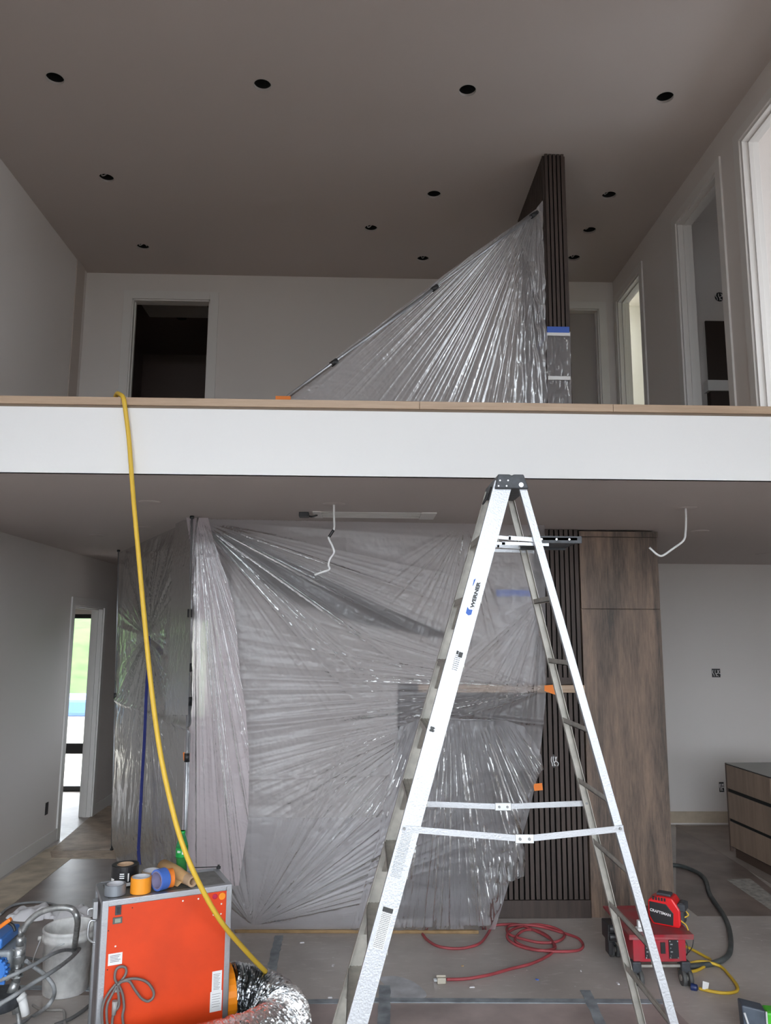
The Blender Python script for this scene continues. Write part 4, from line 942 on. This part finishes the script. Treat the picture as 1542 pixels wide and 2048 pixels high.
# crumpled wrapper / black clip on top
p = flo(437, 1738, .85); mb = MB(); mb.lathe([(.001, 0), (.012, 0), (.012, .012), (.006, .014), (.006, .02), (.001, .021)], (p.x, p.y, .852)); mb.tube([p+Vector((-.16, .01, .004)), p+Vector((-.08, .012, .006)), p+Vector((0, 0, .012))], .003, 6, 4); mb.build('latch_cable', BLACK, t)

# silver flexible duct
dc = [cy0+sdr*.04, cy0+sdr*.13+Vector((0, -.01, -.02)), cy0+sdr*.25+Vector((.0, -.07, -.05)), cy0+sdr*.33+Vector((.03, -.20, -.08)), cy0+sdr*.32+Vector((.03, -.34, -.09)), cy0+sdr*.20+Vector((.02, -.43, -.09)),
      cy0+sdr*.02+Vector((.0, -.46, -.09)), cy0+sdr*-.20+Vector((.0, -.45, -.09)), cy0+sdr*-.40+Vector((0, -.45, -.10)), cy0+sdr*-.55+Vector((.03, -.52, -.10)), cy0+sdr*-.62+Vector((.05, -.75, -.10))]
P = spline([Vector(p) for p in dc], 34); rr = random.Random(5); nseg = 44; K = len(P); vs = []; u = None
off = [[rr.gauss(0, 1) for _ in range(nseg)] for _ in range(K)]
for k in range(K):
    a = (P[min(k+1, K-1)]-P[max(k-1, 0)]).normalized(); u = Vector((0, 0, 1)) if u is None else u; u = (u-a*u.dot(a)).normalized(); w = a.cross(u)
    base = .140 + (.010 if k % 2 else -.006)
    for i in range(nseg):
        g = (off[k][i]+off[k][(i+1) % nseg]+off[k][i-1])/3*.0045
        an = 2*PI*i/nseg; q = P[k]+(u*math.cos(an)+w*math.sin(an))*(base+g)+a*off[k][(i*7) % nseg]*.0015
        q.z = max(q.z, .002); vs.append(q)
mb = MB(); mb.add(vs, [(k*nseg+i, k*nseg+(i+1) % nseg, (k+1)*nseg+(i+1) % nseg, (k+1)*nseg+i) for k in range(K-1) for i in range(nseg)], False)
tag(mb.build('flexible_duct', mat('foil', (.88, .89, .90), .16, metal=1, bump=.35, bs=70)), 'crinkled silver foil duct curling from the orange machine to the front', 'duct')

# ================================================================= things on top of the machine
HT = .852
def onm(px, py, z=HT): return flo(px, py, z)
def roll(px, py, ro, ri, h, m, core, label, inner=None):
    p = onm(px, py); t = thing('tape_roll', p, label, 'tape roll', 'tape rolls on the orange machine')
    mb = MB(); mb.ring(p, (0, 0, 1), ro, ri+.004, h, 40); mb.build('tape', m, t, bevel=.0015)
    mb = MB(); mb.ring(p+Vector((0, 0, .001)), (0, 0, 1), ri+.004, ri, h, 40); mb.build('core', core, t); return t, p
CORE = mat('cardboard_core', (.50, .34, .22), .8); COREW = mat('core_white', (.62, .62, .66), .7)
roll(230, 1788, .052, .038, .05, GREYT, COREW, 'grey duct tape roll at left end of machine top')
t2, p = roll(249, 1768, .070, .038, .10, mat('black_tape', (.012, .012, .014), .3), CORE, 'large black tape roll with white lettering behind the grey roll')
for dx, dz, w_, h_ in ((-.048, .035, .02, .014), (.004, .048, .024, .006), (.004, .058, .024, .005), (.004, .068, .022, .005), (.035, .05, .006, .04), (.02, .016, .05, .016)):
    n = 6; mb = MB(); a0 = math.asin(max(-1, min(1, (dx-w_/2)/.0708))); a1 = math.asin(max(-1, min(1, (dx+w_/2)/.0708))); vs = []
    for k in range(n+1):
        a_ = a0+(a1-a0)*k/n; x = p.x+.0708*math.sin(a_); y = p.y-.0708*math.cos(a_); vs += [(x, y, p.z+dz-h_/2), (x, y, p.z+dz+h_/2)]
    mb.add(vs, [(k*2, k*2+1, k*2+3, k*2+2) for k in range(n)]); mb.build('print', WHITE, t2)
roll(281, 1784, .051, .041, .075, YELT, COREW, 'bright orange-yellow tape roll standing upright in front')
roll(302, 1762, .052, .040, .055, mat('clear_brown_tape', (.42, .33, .24), .25), COREW, 'translucent brown packing tape roll behind the blue roll')
# orange roll lying behind blue one
p = onm(336, 1778); t2 = thing('tape_roll', p, 'orange tape roll partly hidden behind the blue roll', 'tape roll', 'tape rolls on the orange machine')
mb = MB(); ax = Vector((.75, .45, .0)).normalized(); c = p+Vector((-.03, 0.005, .047)); mb.ring(c, ax, .046, .037, .05, 36); mb.build('tape', ORTAPE, t2, bevel=.001)
mb = MB(); mb.ring(c+ax*.0005, ax, .037, .034, .049, 36); mb.build('core', COREW, t2)
p = onm(312, 1783); t2 = thing('tape_roll', p, 'blue painter\'s tape roll standing on edge on the machine', 'tape roll', 'tape rolls on the orange machine')
ax = Vector((.62, .75, 0)).normalized(); c = p+Vector((.0, 0, .053)); mb = MB(); mb.ring(c, ax, .052, .043, .05, 40); mb.build('tape', mat('blue_painter', (.07, .17, .58), .5), t2, bevel=.001)
mb = MB(); mb.ring(c-ax*.001, ax, .0435, .039, .051, 40); mb.build('core', mat('core_violet', (.28, .26, .42), .6), t2)
# kraft roll
a = onm(384, 1775, HT)+Vector((0, 0, .030)); b = onm(324, 1752, HT)+Vector((0, .02, .040)); t2 = thing('masking_film_roll', a-Vector((0, 0, .03)), 'tan roll of masking film lying diagonally on the orange machine', 'film roll')
dd = (b-a); L_ = dd.length; dn = dd.normalized()
mb = MB(); mb.lathe([(.018, 0), (.027, .001), (.028, .05), (.031, .10), (.038, .15), (.040, L_), (.018, L_)], a, dn, 30); mb.build('film', BROWNP, t2)
mb = MB(); mb.ring(a-dn*.004, dn, .028, .017, L_*.5, 26); mb.build('core', CORE, t2)
mb = MB(); s = dn.cross(Vector((0, 0, 1))).normalized(); s = s if s.y < 0 else -s
q = [a+dn*.05+s*.03-Vector((0, 0, .01)), a+dn*.06+s*.05-Vector((0, 0, .031)), a+dn*.14+s*.06-Vector((0, 0, .031)), a+dn*.17+s*.04-Vector((0, 0, .01))]
mb.prism(q, (0, 0, .0015)); mb.build('loose_end', BROWNP, t2)
# soda bottle
p = onm(362, 1746); t2 = thing('soda_bottle', p, 'green plastic soda bottle half full standing on machine', 'bottle')
gm = bpy.data.materials.new('green_pet'); gm.use_nodes = True; gb = gm.node_tree.nodes['Principled BSDF']; gb.inputs['Base Color'].default_value = (.10, .50, .22, 1); gb.inputs['Roughness'].default_value = .08; gb.inputs['Transmission Weight'].default_value = .75; gb.inputs['IOR'].default_value = 1.15
mb = MB(); mb.lathe([(.001, .004), (.026, 0), (.032, .010), (.031, .03), (.028, .05), (.030, .075), (.033, .085), (.033, .14), (.030, .155), (.020, .185), (.0125, .205), (.0125, .222), (.001, .222)], p, n=30); mb.build('bottle', gm, t2)
mb = MB(); mb.lathe([(.001, .006), (.028, .004), (.029, .03), (.0265, .05), (.0285, .075), (.031, .083), (.001, .084)], p, n=30); mb.build('soda', mat('soda_yellow', (.28, .36, .02), .15), t2)
mb = MB(); mb.lathe([(.0336, .088), (.0336, .135)], p, n=30); mb.build('label', GREEN, t2)
mb = MB(); mb.lathe([(.001, .222), (.0145, .222), (.0145, .208), (.0125, .206)], p, n=20); mb.build('cap', GREEN, t2)
mb = MB()
for (u_, v_, w_, h_) in ((-.018, .118, .004, .012), (-.013, .118, .003, .012), (-.008, .118, .004, .012), (-.002, .118, .003, .010), (.012, .113, .009, .018)):
    vs = []
    for k in range(3):
        a_ = (u_-w_/2+w_*k/2)/.0342; vs += [(p.x+.0342*math.sin(a_), p.y-.0342*math.cos(a_), p.z+v_-h_/2), (p.x+.0342*math.sin(a_), p.y-.0342*math.cos(a_), p.z+v_+h_/2)]
    mb.add(vs, [(0, 1, 3, 2), (2, 3, 5, 4)])
mb.build('print', WHITE, t2)

# ================================================================= yellow hose over the loft edge
yl = [(228,794,4.50), (233,789,4.40), (240,789,4.31), (247,797,4.262), (252,830,4.262), (258,880,4.262), (263,946,4.25), (268,1010,4.22), (279,1130,4.17), (290,1250,4.12), (302,1370,4.08), (318,1490,4.04), (338,1590,4.01), (362,1680,4.0), (395,1760,4.02), (440,1840,4.12), (490,1900,4.36), (530,1942,4.57), (560,1968,4.70), (572,1975,4.72), (560,1978,4.74)]
P = [at(x, y, Y) for x, y, Y in yl]
P[0].z = ZF+.044+.013; 
mb = MB(); mb.tube(P, .0125, 12, 6); tag(mb.build('yellow_hose', YEL), 'long yellow hose hanging over loft edge down to the silver duct', 'hose')

# ================================================================= bucket
p = flo(165, 1997); p = Vector((-1.79, p.y+.115, 0)); t = thing('paint_bucket', p, 'white paint-splattered plastic bucket half hidden behind the orange machine', 'bucket')
WB = mat('bucket_white', (.86, .86, .85), .45, var=.18, vs=16)
mb = MB(); mb.lathe([(.001, .004), (.125, .004), (.128, 0), (.132, .004), (.145, .30), (.153, .30), (.154, .325), (.148, .33), (.148, .345), (.153, .35), (.153, .365), (.146, .37), (.142, .365), (.138, .30), (.122, .02), (.001, .02)], p, n=40); mb.build('shell', WB, t)
mb = MB(); mb.lathe([(.001, .15), (.129, .15)], p, n=30); mb.build('paint', mat('paint_grey', (.36, .35, .34), .5), t)
mb = MB(); mb.tube([p+Vector((-.155, -.03, .31)), p+Vector((-.17, -.10, .20)), p+Vector((-.10, -.16, .23)), p+Vector((-.02, -.165, .30)), p+Vector((.03, -.155, .32))], .0035, 6, 6); mb.build('bail_handle', STEEL, t)
mb = MB(); mb.cyl(p+Vector((-.15, -.04, .31)), p+Vector((-.17, -.045, .31)), .012); mb.build('handle_ear', WB, t)

# ================================================================= paint sprayer (lower left)
YP = 4.55
sb = at(20, 2040, YP); t = thing('paint_sprayer', (sb.x-.1, YP, 0), 'blue and grey airless paint sprayer with chrome pump at lower left edge', 'paint sprayer')
SPB = mat('sprayer_blue', (.05, .20, .60), .35); SPG = mat('sprayer_grey', (.33, .36, .38), .45, var=.2, vs=20)
def P_(x, y, dy=0): return at(x, y, YP+dy)
a = P_(-80, 1895); b = P_(26, 1955)
mb = MB(); mb.box(a.x, b.x, YP-.06, YP+.16, b.z, a.z); mb.build('motor_housing', SPG, t, bevel=.015)
a = P_(-60, 1868); b = P_(14, 1890); mb = MB(); mb.box(a.x, b.x, YP-.07, YP+.16, b.z, a.z+.0); mb.build('motor_cover', SPB, t, bevel=.012)
a = P_(8, 1905); mb = MB(); mb.box(a.x-.0, a.x+.045, YP-.075, YP-.06, P_(0, 1958).z, a.z); mb.build('side_plate', SPB, t, bevel=.004)
c = P_(-3, 1938, -.08); mb = MB(); mb.cyl(c, c-Vector((0, .03, 0)), .055, .045, n=24)
for k in range(16):
    an = k*PI/8; mb.box(-.006, .006, -.033, 0, .05, .062, Matrix.Translation(c) @ Matrix.Rotation(an, 4, 'Y'))
mb.build('pressure_knob', SPB, t)
mb = MB(); mb.bar(P_(-12, 1862, -.03), P_(22, 1838, -.03), .02, .03, (0, 0, 1)); mb.build('orange_handle', mat('handle_orange', (.85, .22, .02), .4), t, bevel=.005)
CH = mat('chrome_splattered', (.42, .43, .43), .35, metal=.7, var=.35, vs=28)
mb = MB(); k0 = P_(42, 1860); kx = k0.x
zt = lambda y: P_(42, y).z
mb.cyl((kx, YP, zt(1872)), (kx, YP, zt(1855)), .014); mb.cyl((kx, YP, zt(1890)), (kx, YP, zt(1872)), .020); mb.cyl((kx-.005, YP, zt(1925)), (kx, YP, zt(1890)), .028, n=16)
mb.cyl((kx-.005, YP, zt(1965)), (kx-.005, YP, zt(1925)), .020); mb.cyl((kx-.03, YP, zt(1990)), (kx-.005, YP, zt(1962)), .024); mb.cyl((kx+.01, YP-.01, zt(2025)), (kx-.02, YP, zt(1985)), .018)
for y in (1895, 1908, 1935, 1950): mb.cyl((kx-.003, YP, zt(y+3)), (kx-.003, YP, zt(y)), .034, n=8, smooth=False)
mb.build('pump', CH, t)
mb = MB(); mb.cyl(P_(44, 1995), P_(52, 2030), .022); mb.cyl(P_(40, 1990), P_(46, 1998), .027); mb.build('filter', WHITE, t)
mb = MB(); mb.tube([P_(45, 1862), P_(56, 1845), P_(75, 1828), P_(100, 1818), P_(128, 1815), P_(146, 1820), P_(155, 1838), P_(153, 1865, .2), P_(149, 1895, .5), P_(148, 1915, .6)], .0165, 10, 8); mb.build('suction_tube', CH, t)
mb = MB(); mb.cyl(P_(0, 1985), P_(0, 2015), .10, n=22); mb.build('gear_case', DGREY, t)
mb = MB()
for x in (-60, 30): mb.tube([P_(x, 1960), P_(x+4, 2010), P_(x+10, 2056, .0)], .013, 8, 4)
mb.tube([P_(-60, 2054), P_(0, 2056), P_(45, 2058)], .013, 8, 3)
mb.build('stand', CH, t)
mb = MB(); mb.cyl((kx-.02, YP-.05, .045), (kx-.02, YP-.02, .045), .045); mb.cyl((kx-.32, YP-.05, .045), (kx-.32, YP-.02, .045), .045); mb.build('wheel', BLACK, t)
mb = MB(); mb.tube([P_(-20, 1870), P_(0, 1852), P_(12, 1845), P_(25, 1850), P_(30, 1862)], .008, 8, 5); mb.build('cable', BLACK, t)
# hoses (all belong to the floor around)
HG = mat('hose_grey', (.30, .31, .32), .45, var=.2, vs=20); HD = mat('hose_dark', (.13, .13, .13), .5)
def hose(pts, r, m, label, name='paint_hose'):
    mb = MB(); mb.tube([Vector(p) for p in pts], r, 9, 7); return tag(mb.build(name, m), label, 'hose')
def F(x, y, z=.012): return flo(x, y, z)
hose([P_(-10, 1965, -.1), P_(30, 1948, -.1), P_(70, 1928, 0), P_(105, 1908, .15), P_(130, 1900, .35), P_(148, 1901, .5), P_(160, 1902, .7)], .010, HG, 'grey paint hose running from sprayer up over bucket rim')
hose([P_(-10, 2014, -.2), P_(30, 1990, -.2), P_(60, 1970, -.1), P_(100, 1946, 0), P_(130, 1925, .2), P_(152, 1906, .45), P_(165, 1888, .7), P_(166, 1882, .75)], .011, HG, 'light grey hose slanting from lower left corner into the bucket')
hose([P_(52, 1922, .0), P_(70, 1935, .05), P_(90, 1950), P_(106, 1970), P_(108, 1990, -.05), P_(95, 2012, -.1), F(70, 2030), F(45, 2044), F(20, 2055)], .011, HG, 'grey hose looping on floor in front of the bucket')
hose([F(0, 1826+3), F(25, 1811), F(60, 1805), F(95, 1806), F(125, 1815), (F(137, 1830)), F(139, 1850), F(133, 1872), F(127, 1888), F(122, 1895)], .010, HG, 'thin grey hose arching on floor above the white rags')
hose([F(50, 1915), F(80, 1920), F(110, 1925), F(140, 1921), F(170, 1920)], .008, HD, 'short dark hose lying on floor left of the bucket')
hose([F(66, 2010), F(80, 2018), F(100, 2020), F(120, 2020), F(128, 2024), F(129, 2045), F(129, 2070)], .008, mat('bent_wand', (.40, .38, .36), .4, metal=.4), 'bent pale metal spray wand lying on floor near machine', 'spray_wand')
hose([F(110, 2050), F(140, 2038), F(165, 2022), F(185, 2005), F(205, 1990)], .010, HD, 'dark hose running under the orange machine corner')
# white rags
def rag(cx, cy, w, h, seed, label):
    p = flo(cx, cy); n = 46; f = vnoise2(seed); vs = []
    for j in range(n):
        for i in range(n):
            u_ = i/(n-1)*2-1; v_ = j/(n-1)*2-1; r_ = max(abs(u_), abs(v_))
            q = float(f(np.array(u_*3.1), np.array(v_*2.1))); z = max(0, (1-r_**4))*(.02+.065*q)+.003
            k = math.sqrt(1-.35*min(u_*u_, v_*v_)*2); vs.append((p.x+u_*w*k*(1+.15*(q-.5)), p.y+v_*h*k, z))
    mb = MB(); mb.add(vs, [(j*n+i, j*n+i+1, (j+1)*n+i+1, (j+1)*n+i) for j in range(n-1) for i in range(n-1)], True)
    return tag(mb.build('rag', PAPERW), label, 'rag')
rag(66, 1832, .19, .13, 201, 'crumpled white rag on floor left of its pair behind sprayer hoses'); rag(142, 1832, .17, .13, 207, 'crumpled white rag on floor nearest the orange machine'); 
# ================================================================= red extension cord
rc = [(845,1868), (855,1880), (875,1892), (905,1897), (935,1895), (960,1886), (974,1870), (985,1853), (1005,1849), (1035,1849), (1060,1857), (1090,1871), (1106,1884), (1109,1897), (1080,1901), (1040,1893), (1018,1880), (1015,1868), (1030,1857), (1065,1849), (1100,1853), (1125,1864), (1127,1875), (1110,1884), (1080,1885), (1045,1878), (1018,1868), (1015,1855), (1030,1850), (1075,1852), (1120,1864), (1155,1876), (1166,1890), (1158,1900), (1125,1903), (1085,1901), (1050,1893), (1030,1880)]
rc2 = [(1030,1880), (1045,1862), (1070,1860), (1095,1872), (1107,1888), (1106,1903), (1090,1915), (1060,1928), (1020,1938), (985,1948), (950,1955), (925,1958), (893,1959)]
P = [flo(x, y, .010+.004*(i % 3)) for i, (x, y) in enumerate(rc+rc2[1:])]
t = thing('extension_cord', flo(1080, 1885), 'dusty red extension cord coiled on floor between the ladder rails', 'extension cord')
mb = MB(); mb.tube(P, .0095, 9, 6); mb.build('cord', REDC, t)
p = flo(882, 1959, .018); mb = MB(); mb.box(p.x-.025, p.x+.03, p.y-.025, p.y+.025, .001, .035); mb.box(p.x-.03, p.x+.03, p.y-.006, p.y+.006, .03, .045); mb.build('plug_end', mat('plug_ivory', (.50, .46, .38), .5), t, bevel=.004)
mb = MB()
for dy in (-.012, .012): mb.box(p.x-.045, p.x-.025, p.y+dy-.002, p.y+dy+.002, .012, .020)
mb.build('prong', STEEL, t)

# ================================================================= red power cart
zc = .30; x0, x1, y0, y1 = 1.69, 2.10, 5.20, 5.74
t = thing('power_cart', ((x0+x1)/2, (y0+y1)/2, 0), 'low red wheeled power box with outlets standing behind rear ladder rails', 'power distribution box')
mb = MB(); mb.box(x0, x1, y0, y1, zc-.015, zc, ); mb.box(x0, x1, y0, y0+.006, zc-.03, zc); mb.build('top_plate', mat('dusty_red', (.36, .02, .035), .4, col2=(.26, .10, .10), vs=9), t, bevel=.003)
mb = MB(); mb.box(x0+.03, x1-.045, y0+.02, y0+.26, .135, zc-.015); bxo = mb.build('housing', RED, t, bevel=.004)
for px0, px1 in ((1289,1308), (1337,1358)):
    a = at(px0, 1880, y0+.016); b = at(px1, 1917, y0+.016); mb = MB(); mb.box(a.x, b.x, y0+.012, y0+.02, b.z, a.z); pl = mb.build('outlet_plate', BLACK, t, bevel=.001)
    mb = MB()
    for k in range(4): mb.box(a.x+.008, a.x+.012+.01*(k % 2), y0+.009, y0+.012, b.z+.015+.022*k, b.z+.022+.022*k)
    for c_ in ((a.x+.006, a.z-.006), (b.x-.006, a.z-.006), (a.x+.006, b.z+.006), (b.x-.006, b.z+.006)): mb.cyl((c_[0], y0+.012, c_[1]), (c_[0], y0+.009, c_[1]), .004, n=8)
    mb.build('screw', STEEL, pl)
a = at(1321, 1885, y0+.016); b = at(1331, 1907, y0+.016); mb = MB(); mb.box(a.x, b.x, y0+.012, y0+.02, b.z, a.z); mb.build('breaker_window', BLACK, t)
mb = MB(); mb.box(x0+.02, x1-.02, y0+.03, y0+.05, .10, .115); mb.box(x0+.02, x1-.02, y1-.05, y1-.03, .10, .115)
mb.bar((x0+.05, y0+.04, .13), (x0+.05, y1-.04, .12), .05, .006, (1, 0, 0)); mb.bar((x1-.06, y0+.04, .13), (x1-.06, y1-.04, .12), .05, .006, (1, 0, 0)); mb.build('undercarriage', ALUD, t)
for x in (x0+.045, x1-.055):
    for y in (y0+.03, y1-.06):
        mb = MB(); mb.box(x-.028, x+.028, y-.03, y+.03, .075, .14); cs = mb.build('caster', DGREY, t, bevel=.006)
        mb = MB(); mb.cyl((x-.032, y-.015, .045), (x-.008, y-.015, .045), .045); mb.cyl((x+.008, y-.015, .045), (x+.032, y-.015, .045), .045); mb.build('wheel', mat('wheel_grey', (.09, .09, .09), .6), cs)
        mb = MB(); mb.cyl((x-.036, y-.015, .045), (x+.036, y-.015, .045), .018); mb.build('hub', ALUD, cs)
mb = MB(); mb.box(x0-.06, x0+.005, y0+.24, y0+.38, .17, .275); mb.box(x0-.05, x0-.02, y0+.27, y0+.35, .08, .17); mb.cyl((x0-.055, y0+.24, .255), (x0-.005, y0+.24, .255), .024); mb.cyl((x0-.055, y0+.24, .205), (x0-.005, y0+.24, .205), .024); mb.build('side_bracket', BLACK, t, bevel=.006)
mb = MB(); mb.tube([(x1-.045, y0+.1, .26), (x1-.02, y0+.06, .22), (x1-.025, y0+.06, .16), (x1-.045, y0+.1, .15)], .003, 6, 5); mb.tube([(x1-.045, y0+.14, .28), (x1+.03, y0+.1, .27), (x1+.02, y0+.08, .2), (x1-.02, y0+.1, .14)], .003, 6, 5); mb.build('thin_wires', BLACK, t)
# charger on the cart
cc = flo(1335, 1858, zc); t2 = thing('battery_charger', (cc.x+.03, cc.y+.06, zc), 'red and black workshop battery charger with handle standing on the red cart', 'battery charger')
Mc = Matrix.Translation((at(1300, 1845, 5.36).x+.005, 5.40, zc+.001)) @ Matrix.Rotation(math.radians(-33), 4, 'Z')
cl = .20; cwd = .13
prof = [(0, .045), (.025, .0), (cl-.01, .0), (cl, .02), (cl, .11), (cl-.045, .175), (.055, .175), (0, .145)]
mb = MB(); mb.prism([(x, 0, z) for x, z in prof], (0, cwd, 0), Mc); mb.build('shell', REDB, t2, bevel=.010)
mb = MB(); mb.prism([(x, -.004, z) for x, z in ((.010, .05), (.035, .012), (cl-.045, .012), (cl-.04, .085), (cl-.085, .135), (.010, .138))], (0, .006, 0), Mc); mb.build('side_panel', BLACK, t2, bevel=.002)
text('CRAFTSMAN', .023, Mc @ frame((.078, -.0052, .080), (1, 0, -.12), (0, 0, 1)), WHITE, t2, 'lettering', weight=.0005)
mb = MB(); mb.box(.05, cl-.06, .03, .10, .172, .190, Mc); mb.box(cl-.01, cl+.018, .02, cwd-.02, .02, .15, Mc); mb.box(cl-.02, cl+.03, .01, cwd-.01, .10, .145, Mc); mb.build('grip', DGREY, t2, bevel=.006)
mb = MB()
for k in range(5): mb.box(.03+.018*k, .042+.018*k, -.001, .012, .150, .170, Mc)
mb.build('vent', BLACK, t2)
mb = MB(); e0 = Mc @ Vector((cl+.02, .06, .10)); e1 = flo(1375, 1862, zc); mb.tube([e0, e0+Vector((.02, 0, -.03)), (e1.x-.02, e1.y+.05, zc+.05), (e1.x, e1.y+.02, zc+.03), (e1.x+.005, e1.y, zc+.004)], .004, 6, 5); mb.build('lead', YEL, t2)
mb = MB()
pq = flo(1283, 1862, zc)
mb.box(pq.x-.03, pq.x+.05, pq.y-.02, pq.y+.03, zc+.001, zc+.02); mb.box(pq.x-.02, pq.x+.04, pq.y+.0, pq.y+.03, zc+.02, zc+.06); tag(mb.build('white_adapter', WHITE, bevel=.004), 'small white adapter blocks stacked on the red cart', 'adapter')
# yellow cord and grey cable at right
t = thing('extension_cord', flo(1440, 1960), 'bright yellow extension cord with dark blue plug looping right of cart', 'extension cord')
yc = [(1384,1932,.02), (1402,1926,.014), (1420,1918,.03), (1416,1925,.03), (1400,1938,.014), (1386,1942,.012)]
yA_ = [(1372,1893,.03), (1390,1902,.02), (1408,1912,.014), (1421,1920,.014), (1412,1930,.014), (1398,1939,.012), (1378,1944,.012), (1362,1942,.012), (1362,1932,.012), (1378,1927,.012), (1400,1923,.026), (1422,1926,.026), (1443,1934,.012), (1458,1950,.012), (1472,1968,.012), (1475,1980,.012), (1465,1985,.012), (1445,1986,.012), (1420,1982,.012), (1398,1977,.012)]
mb = MB(); mb.tube([flo(x, y, z) for x, y, z in yA_], .0095, 9, 7); mb.build('cord', YELB, t)
a = flo(1395, 1976, .018); b = flo(1382, 1973, .018); mb = MB(); mb.cyl(a, b, .018, .022, n=14); mb.build('plug', mat('plug_navy', (.015, .03, .12), .4), t, bevel=.004)
p = flo(1411, 1978, .02); mb = MB(); mb.prism([p+Vector((-.02, 0, 0)), p+Vector((.015, 0, -.004)), p+Vector((.025, .0, .035)), p+Vector((-.014, 0, .045))], (0, .001, 0)); mb.build('cord_tag', WHITE, t)
gc = [(1345,1730), (1362,1732), (1380,1738), (1400,1748), (1412,1762), (1418,1785), (1430,1805), (1446,1828), (1456,1850), (1461,1875), (1461,1898), (1455,1912), (1440,1922), (1415,1929), (1390,1932), (1372,1932), (1355,1930)]
mb = MB(); mb.tube([flo(x, y, .018) for x, y in gc], .0175, 10, 7); tag(mb.build('power_cable', mat('cable_grey', (.075, .085, .085), .5, var=.3, vs=12)), 'thick dark grey power cable snaking on floor right of tall cabinet', 'cable')
# green and dark box at lower right corner
q = [flo(x, y) for x, y in ((1480,2012), (1545,2020), (1640,2095), (1500,2110))]
a = flo(1484, 2013, .2); a.z = 0; t = thing('tool_bag', a, 'dark grey and bright green tool bag at the lower right corner', 'tool bag')
Mg = Matrix.Translation((a.x+.01, a.y, 0)) @ Matrix.Rotation(math.radians(-12), 4, 'Z')
mb = MB(); mb.prism([(.0, 0, .0), (.11, 0, 0), (.11, 0, .185), (.08, 0, .19), (-.01, 0, .205)], (0, .10, 0), Mg); mb.build('end_flap', mat('bag_dark', (.06, .075, .10), .5, var=.3, vs=12), t, bevel=.008)
mb = MB(); mb.box(.11, .5, .0, .10, .0, .18, Mg); mb.build('body', mat('bag_green', (.06, .45, .02), .45), t, bevel=.012)
mb = MB(); mb.tube([Mg @ Vector(v) for v in ((.0, -.004, .17), (.02, -.006, .10), (.05, -.006, .0))], .006, 8, 4); mb.tube([Mg @ Vector(v) for v in ((.11, -.004, .185), (.11, -.004, .0))], .005, 8, 2); mb.build('piping', mat('piping_white', (.6, .6, .62), .5), t)
